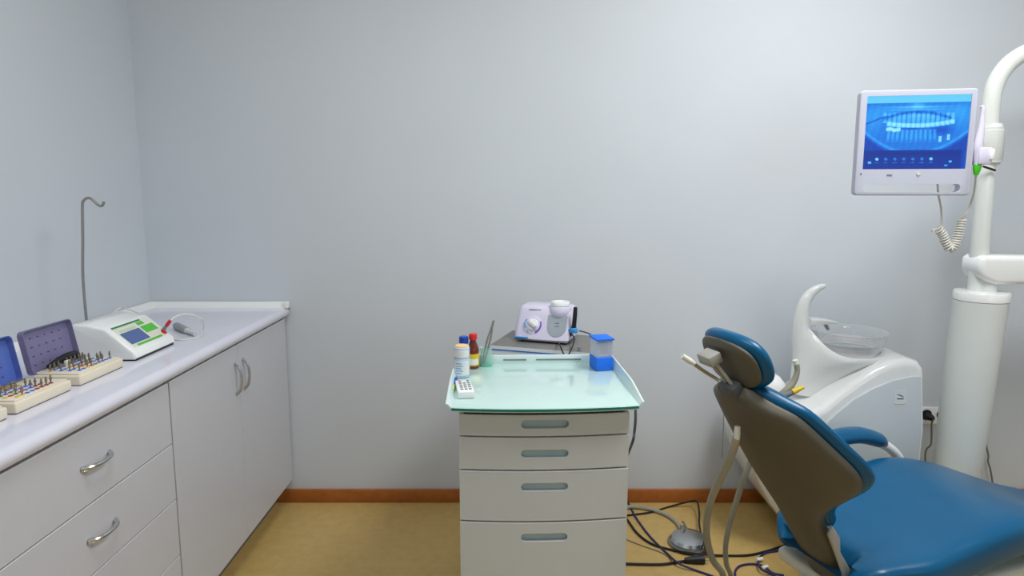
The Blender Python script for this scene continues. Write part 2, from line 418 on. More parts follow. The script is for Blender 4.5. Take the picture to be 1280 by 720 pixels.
kC, xc0, xc1 = kit(1.15, 1.325, M['blid'], 'cream drill kit cut off by the left edge, nearest the camera', 2)
cmap = {'b': 'vblue', 'r': 'red', 'y': 'yellow', 'g': 'dgreen', 'p': 'purple', 'd': 'dred'}
names = {'b': 'blue', 'r': 'red', 'y': 'yellow', 'g': 'green', 'p': 'purple', 'd': 'dark red'}
drill_proto = {}
def drill_mesh():
    return MB().lathe([(0.0017, 0), (0.0017, 0.007), (0.0028, 0.008), (0.0028, 0.013), (0.0019, 0.014), (0.0019, 0.017), (0.0010, 0.019)], n=10)
gro = {}
def place_row(k, kitname, y0, x, dy, codes, pins):
    for i, c in enumerate(codes):
        y = y0 + i * dy
        base = WORLD[k.name]
        if c not in gro:
            o = MB().lathe([(0.0050, 0), (0.0050, 0.0014), (0.0036, 0.0018)], n=14).build('grommet', M[cmap[c]])
            gro[c] = o
        else:
            o = gro[c].copy(); COL.objects.link(o)
        o.parent = k; o.location = Vector((x, y, ZT + kh + 0.0015)) - base
        o['label'] = names[c] + ' grommet'
        if pins[i] == '1':
            key = 'd'
            if key not in drill_proto:
                d = drill_mesh().build('surgical_drill', M['drill']); drill_proto[key] = d
            else:
                d = drill_proto[key].copy(); COL.objects.link(d)
            d.location = (x, y, ZT + kh + 0.0028)
            tag(d, 'short steel drill standing in a %s ring of the %s drill kit' % (names[c], kitname), 'drill', 'drills in the %s drill kit' % kitname)
A = 'purple-lidded'; B = 'blue-lidded'
place_row(kA, A, 1.580, -1.172, 0.0155, 'ybbbbbbbb', '111011111')
place_row(kA, A, 1.588, -1.150, 0.0155, 'bbyrbpggb', '101101110')
place_row(kA, A, 1.588, -1.128, 0.0155, 'bbyrgpbbb', '110111011')
place_row(kA, A, 1.592, -1.106, 0.0155, 'bbyrgpbbb', '101101101')
place_row(kB, B, 1.362, -1.160, 0.0150, 'bbbbbb', '000101')
place_row(kB, B, 1.364, -1.140, 0.0150, 'bgpgpbbb', '01101010')
place_row(kB, B, 1.368, -1.120, 0.0150, 'yrgrpbdd', '00100110')
place_row(kB, B, 1.376, -1.100, 0.0150, 'yybbdddd', '01000111')
def clasp(k, x, y, s=1.0):
    MB().box((x - 0.004, y - 0.008 * s, ZT + kh), (x + 0.004, y + 0.008 * s, ZT + kh + 0.016), 0.002).build('holder_block', M['cream'], k)
clasp(kA, -1.170, 1.640)
clasp(kB, -1.180, 1.372); clasp(kB, -1.175, 1.402)
MB().box((-1.180, 1.425, ZT + kh + 0.001), (-1.155, 1.465, ZT + kh + 0.0025), 0.001).build('instrument_well', M['tan'], kB)
def steel_rod(k, x0_, y0_, x1_, y1_, nm, r=0.0028):
    z = ZT + kh + 0.0015 + r
    MB().tube([(x0_, y0_, z), (x0_ + (x1_ - x0_) * .4, y0_ + (y1_ - y0_) * .4, z), (x1_, y1_, z)], [r, r * 1.1, r * .7], 8, 1).build(nm, M['drill'], k)
r1 = MB().tube([(-1.188, 1.690, ZT + kh + 0.0045), (-1.186, 1.728, ZT + kh + 0.0045)], 0.0028, 8, 1).build('driver', M['drill'], base=(-1.187, 1.709, ZT + kh))
tag(r1, 'steel driver lying along the far end of the purple-lidded kit', 'tool')
r2 = MB().tube([(-1.186, 1.425, ZT + kh + 0.0045), (-1.184, 1.505, ZT + kh + 0.0045)], [0.003, 0.002], 8, 1).build('driver', M['drill'], base=(-1.185, 1.465, ZT + kh))
tag(r2, 'steel driver lying along the rear of the blue-lidded kit', 'tool')
# black ratchet handle
ra, rb_ = onX(79, 456, -1.188), onX(104, 442, -1.188)
h_ = MB()
h_.tube([(-1.188, 1.598, ZT + kh + 0.010), (-1.189, 1.625, ZT + kh + 0.013), (-1.190, 1.665, ZT + kh + 0.017), (-1.190, 1.700, ZT + kh + 0.015), (-1.188, 1.712, ZT + kh + 0.012)], [0.006, 0.009, 0.011, 0.012, 0.006], 14, 5)
tag(h_.build('ratchet_handle', M['black'], base=(-1.189, 1.66, ZT + kh)), 'black curved rubber handle lying at the foot of the purple lid', 'tool')

# ================================================================= TROLLEY
ZG = 0.82
gl, gr = onZ(563, 511, ZG), onZ(799, 506, ZG)
print('glass front', gl, gr)
TY = math.radians(2.0)
tc0 = (gl + gr) / 2; TWID = (gr - gl).length
tr = thing('instrument_trolley', (tc0.x, tc0.y + 0.27, 0), 'white four-drawer dental trolley with a pale green glass top', 'trolley')
def TL(x, y, z):       # trolley local -> world, x from centre, y from front going back
    c, s = math.cos(TY), math.sin(TY)
    return Vector((tc0.x + x * c - y * s, tc0.y + x * s + y * c, z))
def tbuild(b, name, m, parent=tr, auto=35):
    b.v = [TL(v.x, v.y, v.z) for v in b.v]; return b.build(name, m, parent, auto=auto)
HW = 0.223; DEP = 0.44
dl = onZ(568.5, 530, 0.79); drr = onZ(792, 528, 0.79)
print('drawer w', (drr - dl).length)
def bow(x, w=HW, k=0.016): return -k * (1 - (x / w) ** 2)
def bowed_plate(hw, z0, z1, y_back, k, yo=0.0, n=18, r=0.002):
    poly = [(-hw + 2 * hw * i / n, yo + bow(-hw + 2 * hw * i / n, hw, k)) for i in range(n + 1)] + [(hw, y_back), (-hw, y_back)]
    return MB().prism(poly, 'z', z0, z1, r, 2)
tbuild(MB().box((-HW + 0.004, 0.055, 0.12), (HW - 0.004, DEP - 0.01, ZG - 0.03), 0.006), 'carcass', M['pearl'])
pass
yfd = 0.030
def zfront(py): return onY(680, py, tc0.y + yfd - 0.012).z
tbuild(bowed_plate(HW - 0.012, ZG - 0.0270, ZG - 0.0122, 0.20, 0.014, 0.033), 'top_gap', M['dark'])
zsp = [ZG - 0.026, zfront(546), zfront(588), zfront(652), 0.16]
hz = [zfront(530), zfront(567), zfront(608.5), zfront(671.5)]
print('zsp', zsp, hz)
for i in range(4):
    dz = bowed_plate(HW, zsp[i + 1] + 0.0018, zsp[i] - 0.0018, yfd + 0.022, 0.014, yfd)
    hw_ = 0.062; 
    dr = tbuild(dz, 'drawer', M['pearl'])
    cb = MB().prism(rrect(-hw_, hz[i] - 0.0115, hw_, hz[i] + 0.0115, 0.0112), 'y', yfd - 0.05, yfd + 0.006)
    cb.v = [TL(v.x, v.y, v.z) for v in cb.v]
    ct = cb.build('cutter', M['pearl'], tr)
    boolean(dr, ct)
    cup = MB().prism(rrect(-hw_ + 0.0005, hz[i] - 0.011, hw_ - 0.0005, hz[i] + 0.011, 0.0108), 'y', yfd - 0.0015, yfd + 0.008)
    tbuild(cup, 'pull_recess', M['cup'], dr)
tbuild(MB().box((-HW + 0.02, 0.06, 0.10), (HW - 0.02, DEP - 0.03, 0.125), 0.006), 'base_frame', M['mgrey'])
for sx in (-1, 1):
    for yy in (0.09, DEP - 0.08):
        c = MB(); c.tube([(sx * (HW - 0.05) - 0.011, yy, 0.040), (sx * (HW - 0.05) + 0.011, yy, 0.040)], 0.040, 20, 1)
        w_ = tbuild(c, 'caster', M['dgrey'])
        f_ = MB().box((sx * (HW - 0.05) - 0.016, yy - 0.014, 0.060), (sx * (HW - 0.05) + 0.016, yy + 0.014, 0.104), 0.003)
        tbuild(f_, 'fork', M['steel'], w_)
# glass top: bowed front
GW = TWID / 2
n = 18
def gpoly(hw, k, d, yo=0.0):
    return [(-hw + 2 * hw * i / n, yo + bow(-hw + 2 * hw * i / n, hw, k)) for i in range(n + 1)] + [(hw * 1.0, d), (-hw * 1.0, d)]
GD = 0.425
tbuild(MB().prism(gpoly(GW - 0.006, 0.016, GD - 0.002, 0.004), 'z', ZG - 0.012, ZG - 0.008, 0.001), 'under_frame', M['rim'])
tbuild(MB().prism(gpoly(GW, 0.018, GD), 'z', ZG - 0.008, ZG, 0.0015), 'glass_top', [M['tray']])
# thin green front edge of the glass
gp = [(-GW + 0.002 + 2 * (GW - 0.002) * i / n, bow(-GW + 2 * GW * i / n, GW, 0.018) - 0.0012) for i in range(n + 1)]
b = MB()
b.loft([[(x, y, ZG - 0.0072) for x, y in gp], [(x, y, ZG - 0.0010) for x, y in gp], [(x, y + 0.004, ZG + 0.0002) for x, y in gp]], cap=False, closed=False)
tbuild(b, 'glass_edge', M['trayedge'])
rh = 0.028
for sx in (-1, 1):
    s_ = []
    for i in range(15):
        t = i / 14; y = 0.004 + (GD - 0.004) * t
        h = rh * min(1, 0.30 + t * 2.2)
        fl = 0.007 + 0.006 * (1 - t)
        s_.append([(sx * (GW - 0.004), y, ZG - 0.004), (sx * (GW + 0.001), y, ZG - 0.004), (sx * (GW + fl), y, ZG + h), (sx * (GW + fl - 0.005), y, ZG + h + 0.001)])
    b = MB(); b.loft(s_); tbuild(b, 'side_rim', M['rim'])
back = tbuild(MB().box((-GW, GD - 0.006, ZG - 0.006), (GW, GD + 0.002, ZG + rh), 0.002), 'back_rim', M['rim'])
for a, b_ in ((-0.10, -0.025), (0.005, 0.15)):
    tbuild(MB().prism(rrect(a, ZG + 0.011, b_, ZG + 0.0155, 0.002), 'y', GD - 0.0075, GD - 0.005), 'slot', M['mgrey'], back)
# rear shelf that carries the steel box
SHZ = ZG - 0.041
tbuild(MB().box((-GW + 0.06, GD + 0.004, SHZ - 0.016), (GW - 0.08, GD + 0.34, SHZ), 0.003), 'rear_shelf', M['lgrey'])
tbuild(MB().box((-HW + 0.03, DEP - 0.02, 0.12), (HW - 0.03, GD + 0.30, SHZ - 0.016), 0.006), 'rear_cabinet', M['pearl'])

# ================================================================= THINGS ON TROLLEY
# flat steel box behind, turned a little
def plane_pt(px, py, z): return onZ(px, py, z)
BZ = SHZ + 0.052   # = tray level + 11 mm
yawb = -math.radians(9)
fl_ = onZ(612, 431, BZ); fr_ = onZ(746, 441.5, BZ)
print('box front', fl_, fr_)
yawb = math.atan2(fr_.y - fl_.y, fr_.x - fl_.x)
bl_ = onZ(622, 410.5, BZ)
cbx = (fl_ + fr_) / 2; bw = (fr_ - fl_).length
print('yaw', math.degrees(yawb), bw, bl_)
dirx = Vector((math.cos(yawb), math.sin(yawb), 0)); diry = Vector((-dirx.y, dirx.x, 0))
bd = max(0.2, (bl_ - fl_).dot(diry))
bd = min(bd, 0.26)
print('box depth', bd)
def BL(x, y, z): return cbx.xy.to_3d() + dirx * x + diry * y + Vector((0, 0, z))
bx = thing('metal_case', tuple(BL(0, bd / 2, SHZ)), 'flat grey metal case with a thin blue line along its white front, behind the tray', 'case')
def bbuild(b, name, m, parent=bx):
    b.v = [BL(v.x, v.y, v.z) for v in b.v]; return b.build(name, m, parent)
bbuild(MB().box((-bw / 2, 0.0, SHZ + 0.003), (bw / 2, bd, BZ - 0.012), 0.003), 'case_body', M['boxfront'])
bbuild(MB().box((-bw / 2 - 0.001, -0.001, BZ - 0.013), (bw / 2 + 0.001, bd + 0.001, BZ), 0.004), 'case_lid', [M['boxtop']])
bbuild(MB().box((-bw / 2 + 0.002, -0.0022, BZ - 0.017), (bw / 2 - 0.02, 0.001, BZ - 0.0135)), 'front_stripe', M['bluestripe'])
bbuild(MB().box((-bw / 2 + 0.001, -0.0018, BZ - 0.0125), (bw / 2 - 0.001, 0.001, BZ - 0.0015)), 'lid_lip', M['boxfront'])
for sx in (-1, 1):
    for yy in (0.03, bd - 0.03):
        bbuild(MB().lathe([(0.010, 0), (0.010, 0.004)], (sx * (bw / 2 - 0.03), yy, SHZ), 14), 'rubber_foot', M['black'])
bbuild(MB().lathe([(0.006, 0), (0.006, 0.012), (0.005, 0.014)], (bw / 2 - 0.062, 0.012, BZ), 14), 'latch_knob', M['mgrey'])
bbuild(MB().lathe([(0.005, 0), (0.005, 0.004)], (-bw / 2 + 0.035, bd - 0.03, BZ), 12), 'screw', M['black'])

# ---- lilac scaler on the box
sc0 = onZ(641, 424, BZ + 0.008); sc1 = onZ(710, 429.5, BZ + 0.008)
print('scaler', sc0, sc1)
sw = (sc1 - sc0).length
sang = math.atan2(sc1.y - sc0.y, sc1.x - sc0.x)
sx_ = Vector((math.cos(sang), math.sin(sang), 0)); sy_ = Vector((-sx_.y, sx_.x, 0)); smid = (sc0 + sc1) / 2
def SL(x, y, z): return Vector((smid.x, smid.y, BZ)) + sx_ * x + sy_ * y + Vector((0, 0, z))
us = thing('ultrasonic_scaler', tuple(SL(0, 0.08, 0)), 'lilac ultrasonic scaler with dial and water bottle on the flat grey case', 'medical device')
def sbuild(b, name, m, parent=us, auto=35):
    b.v = [SL(v.x, v.y, v.z) for v in b.v]; return b.build(name, m, parent, auto=auto)
SH = 0.125; lean = 0.045    # front face leans back
def sface(x, z): # y of front face at height z
    return (z - 0.012) / (SH - 0.012) * lean + 0.010 * (x / (sw / 2)) ** 2
rings = []
for z, g, fr in ((0.010, -0.006, 0.004), (0.014, 0.0, 0.0), (0.03, 0.0015, 0), (0.06, 0.0, 0), (0.09, -0.002, 0), (0.112, -0.006, 0.001), (0.121, -0.010, 0.004), (SH, -0.018, 0.011)):
    hw = sw / 2 + g; ring = []
    yf = lambda x: sface(x, z) + fr
    yb_ = 0.155 - fr
    r = 0.02
    pts = []
    for i in range(13):
        x = -hw + r + (2 * hw - 2 * r) * i / 12; pts.append((x, yf(x)))
    for i in range(1, 6):
        a = -PI / 2 + i * PI / 2 / 5; pts.append((hw - r + r * math.cos(a), yf(hw - r) + r + r * math.sin(a)))
    for i in range(6):
        a = i * PI / 2 / 5; pts.append((hw - r + r * math.cos(a), yb_ - r + r * math.sin(a)))
    for i in range(6):
        a = PI / 2 + i * PI / 2 / 5; pts.append((-hw + r + r * math.cos(a), yb_ - r + r * math.sin(a)))
    for i in range(5):
        a = PI + i * PI / 2 / 5; pts.append((-hw + r + r * math.cos(a), yf(-hw + r) + r + r * math.sin(a)))
    rings.append([(x, y, z) for x, y in pts])
b = MB(); b.loft(rings); sbuild(b, 'housing', M['lilac'], auto=50)
sbuild(MB().box((-sw / 2 + 0.004, 0.004, 0.006), (sw / 2 - 0.004, 0.150, 0.0145), 0.003), 'base_band', M['mgrey'])
sbuild(MB().box((-sw / 2 + 0.006, -0.0012, 0.0145), (-sw / 2 + 0.056, 0.008, 0.0195), 0.001), 'blue_band', M['lblue'])
for sx in (-1, 1):
    for yy in (0.025, 0.13):
        sbuild(MB().lathe([(0.009, 0), (0.009, 0.007)], (sx * (sw / 2 - 0.03), yy, 0), 14), 'rubber_foot', M['black'])
fn = Vector((0, -(SH - 0.012), lean)).normalized()     # front normal in scaler coords
def on_face(x, z, off=0.0):
    return Vector((x, sface(x, z), z)) + fn * off
def sx_at(px): return (px - 675.5) / 69.0 * sw
kc = on_face(sx_at(664), 0.062)
b = MB(); b.lathe([(0.034, -0.004), (0.034, 0.0012), (0.032, 0.0018)], kc, 32, axis=fn); sbuild(b, 'dial_plate', M['lilac'])
b = MB(); b.lathe([(0.021, 0), (0.021, 0.004), (0.0195, 0.006)], kc, 28, axis=fn); dk = sbuild(b, 'dial', M['white'])
b = MB(); b.box((-0.007, -0.0185, 0), (0.007, 0.0185, 0.012), 0.0035, 3); b.rot(math.radians(55), 'Z')
mt = Matrix.Translation(kc + fn * 0.005) @ Vector((0, 0, 1)).rotation_difference(fn).to_matrix().to_4x4(); b.xf(mt)
sbuild(b, 'dial_grip', M['lgrey'], dk)
def arc(a0, a1, r0, r1, name, m, taper=False):
    rr = []; N = 16
    q = Vector((0, 0, 1)).rotation_difference(fn).to_matrix().to_4x4()
    upv = Vector((0, lean, SH - 0.012)).normalized(); rv = Vector((1, 0, 0))
    for i in range(N + 1):
        t = i / N; a = math.radians(a0 + (a1 - a0) * t)
        rr0 = r0 + (r1 - r0) * (0.5 * (1 - t) if taper else 0)
        d = rv * math.cos(a) + upv * math.sin(a)
        rr.append([kc + d * rr0 + fn * 0.0018, kc + d * r1 + fn * 0.0018, kc + d * r1 + fn * 0.003, kc + d * rr0 + fn * 0.003])
    b = MB(); b.loft(rr); sbuild(b, name, m)
arc(25, -65, 0.0255, 0.0335, 'dial_scale', M['purple'], True)
arc(140, 205, 0.0275, 0.0315, 'dial_scale', M['lblue'])
arc(232, 242, 0.027, 0.031, 'dial_mark', M['lblue'])
# lettering bar (unreadable line of print)
tp = on_face(sx_at(665), 0.113)
b = MB(); 
for i in range(8):
    b.box((-0.022 + i * 0.0056, -0.0006, -0.0018), (-0.022 + i * 0.0056 + 0.004, 0.0006, 0.0018))
b.move(tp); sbuild(b, 'lettering', M['print'])
# reservoir window and bottle
wc = sx_at(694); ww = 0.034
poly = []
zt_, zb_ = 0.099, 0.026
poly += [(wc - ww, zt_)]
for i in range(15):
    a = PI + i * PI / 14; poly.append((wc + ww * math.cos(a), zb_ + 0.034 + 0.034 * math.sin(a)))
poly += [(wc + ww, zt_)]
b = MB(); front = [on_face(x, z, 0.0018) for x, z in poly]; backp = [on_face(x, z, -0.004) for x, z in poly]
b.loft([backp, front]); sbuild(b, 'reservoir_window', M['greywin'])
def bl_line(z):
    return [on_face(wc - 0.008, z, 0.0022), on_face(wc + 0.008, z, 0.0022)]
for z in (0.062, 0.072):
    b = MB(); b.tube(bl_line(z), 0.0007, 6, 1); sbuild(b, 'level_mark', M['print'])
bc = Vector((wc, sface(wc, 0.11) + 0.026, 0.092))
b = MB(); b.lathe([(0.036, 0), (0.0405, 0.010), (0.0405, 0.028), (0.036, 0.036), (0.031, 0.038)], bc, 32); rs_ = sbuild(b, 'water_bottle', M['lilac'])
b = MB(); b.lathe([(0.031, 0.037), (0.0345, 0.039), (0.0345, 0.049), (0.033, 0.052), (0.022, 0.053), (0.020, 0.051), (0.006, 0.051), (0.004, 0.054)], bc, 32); sbuild(b, 'bottle_cap', M['white'], rs_)

# ---- handpiece on holder, right of scaler
hx = sw / 2 + 0.012
hp = thing('scaler_handpiece', tuple(SL(hx, 0.03, 0.02)), 'black scaler handpiece upright in a blue ring beside the lilac scaler', 'dental handpiece')
b = MB(); b.tube([(hx - 0.012, 0.03, 0.028), (hx - 0.008, 0.032, 0.045), (hx, 0.03, 0.060), (hx + 0.002, 0.03, 0.075), (hx + 0.004, 0.032, 0.105), (hx + 0.005, 0.033, 0.133)], [0.004, 0.006, 0.0095, 0.008, 0.0078, 0.0068], 14, 4); sbuild(b, 'grip', M['black'], hp)
b = MB(); b.lathe([(0.0125, -0.008), (0.014, -0.004), (0.014, 0.006), (0.0115, 0.010)], (hx + 0.001, 0.03, 0.050), 20); b.lathe([(0.005, 0), (0.0065, 0.018)], (hx - 0.018, 0.03, 0.050), 12, axis=(1, 0, 0)); sbuild(b, 'holder_ring', M['lblue'], hp)
c0 = SL(hx - 0.006, 0.022, 0.040)
def onBox(px, py): return onZ(px, py, BZ + 0.003)
cs = thing('looped_cable', tuple(onZ(712, 445, ZG)), 'black handpiece cord looping in front of the grey case down to the tray', 'cable')
pyl = BL(0, -0.018, 0).y
def fb(px, py, off=0.018):  # point a little in front of the box's front
    d = ray(px, py); p = BL(0, -off, 0); t = (p - Vector((0, 0, 0))).dot(diry) / d.dot(diry); return Vector((d.x * t, d.y * t, CAMZ + d.z * t))
MB().tube([c0, onY(718, 424, c0.y - 0.03), fb(714, 437), fb(711, 443), fb(709, 447), fb(707, 446), fb(704, 441), fb(701, 434), fb(699.5, 430, 0.004), SL(sx_at(698), 0.002, 0.0105)], 0.0024, 8, 5).build('cord', M['black'], cs)
p2 = onY(724, 413.5, c0.y)
tag(MB().tube([p2, onY(732, 415.5, c0.y + .01), onY(740, 419.5, c0.y + .02), onY(748, 430, c0.y + .02), fb(752, 445), fb(757, 452)], 0.0022, 8, 5).build('water_line', M['navy'], base=tuple(p2)), 'dark purple tube running from the black handpiece to behind the blue box', 'cable')

# ---- blue dispenser
bf0, bf1 = onZ(745.5, 464.5, ZG), onZ(766.5, 463.5, ZG); bb0 = onZ(737, 456, ZG)
bwid = (bf1 - bf0).length; ba = math.atan2(bf1.y - bf0.y, bf1.x - bf0.x) + 0.06
dx_ = Vector((math.cos(ba), math.sin(ba), 0)); dy_ = Vector((-dx_.y, dx_.x, 0)); bdp = 0.062
print('blue box', bf0, bf1, bb0, bwid, bdp)
def DL(x, y, z): return bf0 + dx_ * x + dy_ * y + Vector((0, 0, z))
db = thing('cotton_dispenser', tuple(DL(bwid / 2, bdp / 2, 0.0005)), 'clear square dispenser with bright blue lid and base at the right rear of the tray', 'dispenser')
def dbuild(b, name, m):
    b.v = [DL(v.x, v.y, v.z + 0.0005) for v in b.v]; return b.build(name, m, db)
HB = onY(755, 424, bf0.y).z - ZG
print('HB', HB)
dbuild(MB().box((-0.001, -0.001, 0), (bwid + 0.001, bdp + 0.001, 0.042), 0.003), 'base_block', M['vblue'])
b = MB(); t = 0.0022
b.box((0.001, 0.001, 0.036), (bwid - 0.001, 0.001 + t, HB - 0.006)); b.box((0.001, bdp - 0.001 - t, 0.036), (bwid - 0.001, bdp - 0.001, HB - 0.006))
b.box((0.001, 0.001 + t, 0.036), (0.001 + t, bdp - 0.001 - t, HB - 0.006)); b.box((bwid - 0.001 - t, 0.001 + t, 0.036), (bwid - 0.001, bdp - 0.001 - t, HB - 0.006))
dbuild(b, 'clear_body', M['clear'])
dbuild(MB().box((-0.003, -0.004, HB - 0.007), (bwid + 0.003, bdp + 0.003, HB), 0.003), 'lid', M['vblue'])
b = MB()
for i in range(6):
    b.tube([(0.012, 0.02 + 0.003 * (i % 3), 0.042 + 0.0075 * i), (bwid - 0.008, 0.022 + 0.003 * (i % 2), 0.042 + 0.0075 * i)], 0.0042, 8, 1)
    b.tube([(0.012, 0.040, 0.042 + 0.0075 * i), (bwid - 0.008, 0.041, 0.042 + 0.0075 * i)], 0.0042, 8, 1)
cr = dbuild(b, 'cotton_rolls', M['label']); cr['kind'] = 'stuff'

# ---- bottles
b1 = onZ(577.5, 471, ZG)
zc_ = lambda p, hpx: hpx
def spray(p, rr, h, ring=True):
    t = thing('spray_can', tuple(p), 'pale blue spray bottle with peach cap at the left edge of the tray', 'bottle')
    MB().lathe([(rr * .9, 0.0005), (rr, 0.004), (rr, h * .58), (rr * .96, h * .60), (rr * .96, h * .625), (rr, h * .64), (rr, h * .90), (rr * .97, h * .94), (rr * .8, h * .96)], p, 28).build('body', M['bottle'], t)
    MB().lathe([(rr * .84, h * .950), (rr * .84, h * .985), (rr * .76, h), (0.004, h)], p, 24).build('cap', M['orange'], t)
    for a, b_, s in ((0.12, 0.50, -1),):
        pass
    b = MB(); N = 14
    for k, (za, zb2) in enumerate(((0.10, 0.54), (0.66, 0.88))):
        rg = []
        for i in range(N + 1):
            a = -PI * .95 + i / N * PI * .8
            rg.append([(p.x + (rr + q) * math.cos(a), p.y + (rr + q) * math.sin(a), p.z + h * zz) for q, zz in ((-0.0005, za), (0.0006, za), (0.0006, zb2), (-0.0005, zb2))])
        b.loft(rg)
    lb = b.build('label_wrap', M['label'], t)
    b = MB()
    for i in range(5):
        zz = p.z + h * (0.16 + 0.075 * i); rg = []
        for j in range(8):
            a = -PI * .72 + j / 7 * (0.9 if i % 2 else 0.7)
            rg.append([(p.x + (rr + q) * math.cos(a), p.y + (rr + q) * math.sin(a), zz + dz) for q, dz in ((0.0004, 0), (0.0009, 0), (0.0009, 0.0022), (0.0004, 0.0022))])
        b.loft(rg)
    b.build('label_print', M['lblue'], lb)
hs = onY(577, 430, b1.y).z - ZG
print('spray', b1, hs)
spray(b1, 0.0235, hs - 0.003)
b2 = onZ(580, 460.5, ZG)
h2 = onY(577, 420.5, b2.y).z - ZG
t2 = thing('rinse_bottle', tuple(b2), 'white bottle with dark blue screw cap behind the pale blue spray bottle', 'bottle')
MB().lathe([(0.017, 0.0005), (0.019, 0.003), (0.019, h2 * .66), (0.015, h2 * .75), (0.010, h2 * .79), (0.010, h2 * .82)], b2, 24).build('body', M['label'], t2)
MB().lathe([(0.0145, h2 * .80), (0.0145, h2 * .985), (0.0125, h2), (0.003, h2)], b2, 24).build('cap', M['capblue'], t2)
b3 = onZ(591.5, 460, ZG)
h3 = onY(587, 417, b3.y).z - ZG
t3 = thing('medicine_bottle', tuple(b3), 'brown glass bottle with red cap and yellow label beside the glass beaker', 'bottle')
rb = 0.0185
MB().lathe([(rb * .9, 0.0005), (rb, 0.003), (rb, h3 * .52), (rb * .92, h3 * .60), (rb * .6, h3 * .74), (rb * .48, h3 * .80), (rb * .48, h3 * .86)], b3, 28).build('body', M['amber'], t3)
MB().lathe([(0.0115, h3 * .83), (0.0125, h3 * .86), (0.0125, h3 * .98), (0.011, h3), (0.003, h3)], b3, 22).build('cap', M['red'], t3)
b = MB(); rg = []
for i in range(17):
    a = -PI * .98 + i / 16 * PI * 1.1
    rg.append([(b3.x + (rb + q) * math.cos(a), b3.y + (rb + q) * math.sin(a), b3.z + zz) for q, zz in ((-0.0005, h3 * .10), (0.0006, h3 * .10), (0.0006, h3 * .44), (-0.0005, h3 * .44))])
b.loft(rg); lb = b.build('label_wrap', M['yellow'], t3)
b = MB(); rg = []
for i in range(9):
    a = -PI * .75 + i / 8 * PI * .55
    rg.append([(b3.x + (rb + q) * math.cos(a), b3.y + (rb + q) * math.sin(a), b3.z + zz) for q, zz in ((0.0003, h3 * .14), (0.0010, h3 * .14), (0.0010, h3 * .30), (0.0003, h3 * .30))])
b.loft(rg); b.build('label_patch', M['label'], lb)
# beaker and tweezers
b4 = onZ(607.5, 456.5, ZG)
h4 = onY(607, 434, b4.y - 0.0).z - ZG
t4 = thing('glass_beaker', tuple(b4), 'small green-tinted glass beaker holding steel tweezers', 'beaker')
MB().lathe([(0.003, 0.003), (0.018, 0.003), (0.0195, 0.006), (0.0165, h4 * .62), (0.0175, h4 * .95), (0.0195, h4), (0.0207, h4), (0.0188, h4 * .95), (0.0178, h4 * .62), (0.0208, 0.004), (0.0195, 0.0005), (0.003, 0.0005)], b4, 28, cap=False).build('beaker_wall', M['gglass'], t4)
MB().lathe([(0.0205, 0.0006), (0.021, 0.002), (0.0205, 0.0045)], b4, 28).build('beaker_base', mat('green_glass_base', (96, 196, 168), 0.1), t4)
tw = thing('tweezers', (b4.x, b4.y, ZG + 0.004), 'steel dental tweezers leaning upright in the green glass beaker', 'tweezers')
ta = Vector((b4.x - 0.009, b4.y, ZG + 0.005)); tb_ = onY(617, 400.5, b4.y + 0.03)
dt = tb_ - ta
for s in (-1, 1):
    o_ = Vector((0.0045 * s, 0.002 * s, 0))
    MB().tube([ta + o_ * .3, ta + dt * .2 + o_ * .9, ta + dt * .55 + o_ * 1.1, ta + dt * .8 + o_ * .5, tb_ + o_ * .25], [0.0012, 0.0026, 0.0032, 0.0026, 0.0022], 8, 4).build('tweezer_arm', M['steel'], tw)
# remote
r0, r1_, r2_, r3 = onZ(572.5, 492, ZG + 0.016), onZ(593, 491, ZG + 0.016), onZ(588, 476, ZG + 0.016), onZ(572, 477, ZG + 0.016)
print('remote', r0, r1_, r2_)
ra_ = math.atan2(r1_.y - r0.y, r1_.x - r0.x); rw = (r1_ - r0).length; rl = (r2_ - r1_).length
ex = Vector((math.cos(ra_), math.sin(ra_), 0)); ey = Vector((-ex.y, ex.x, 0)); r00 = Vector((r0.x, r0.y, ZG))
rl = min(rl, 0.108)
def RL(x, y, z): return r00 + ex * x + ey * y + Vector((0, 0, z))
rm = thing('remote_keypad', tuple(RL(rw / 2, rl / 2, 0)), 'small white keypad lying on the tray in front of the spray bottle', 'keypad')
def rbuild(b, name, m):
    b.v = [RL(v.x, v.y, v.z + 0.0005) for v in b.v]; return b.build(name, m, rm)
rbuild(MB().box((0, 0, 0), (rw, rl, 0.020), 0.003, 3), 'body', M['white'])
for i in range(3):
    for j in range(4):
        x = rw * (0.2 + 0.26 * i); y = rl * (0.16 + 0.17 * j)
        rbuild(MB().box((x - 0.0005, y, 0.020), (x + 0.0075, y + 0.0075, 0.0215), 0.001), 'key', M['print'])
for i, mm in ((0, 'red'), (2, 'dgreen')):
    x = rw * (0.2 + 0.26 * i)
    rbuild(MB().box((x, rl * .86, 0.020), (x + 0.006, rl * .94, 0.0215), 0.001), 'key', M[mm])['label'] = 'red key' if mm == 'red' else 'green key'
v0 = onZ(566, 482, ZG + 0.006); 
vl = thing('plastic_tube', (v0.x, v0.y, ZG), 'tiny blue and yellow-green tube lying beside the white keypad', 'small tube')
MB().tube([onZ(565.5, 488, ZG + 0.0065), onZ(567, 480, ZG + 0.0065)], 0.0055, 12, 1).build('tube_body', mat('yellow_green', (190, 208, 110), 0.4), vl)
MB().tube([onZ(566.8, 481, ZG + 0.0075), onZ(569.5, 474, ZG + 0.0075)], 0.007, 12, 1).build('tube_cap', M['capblue'], vl)

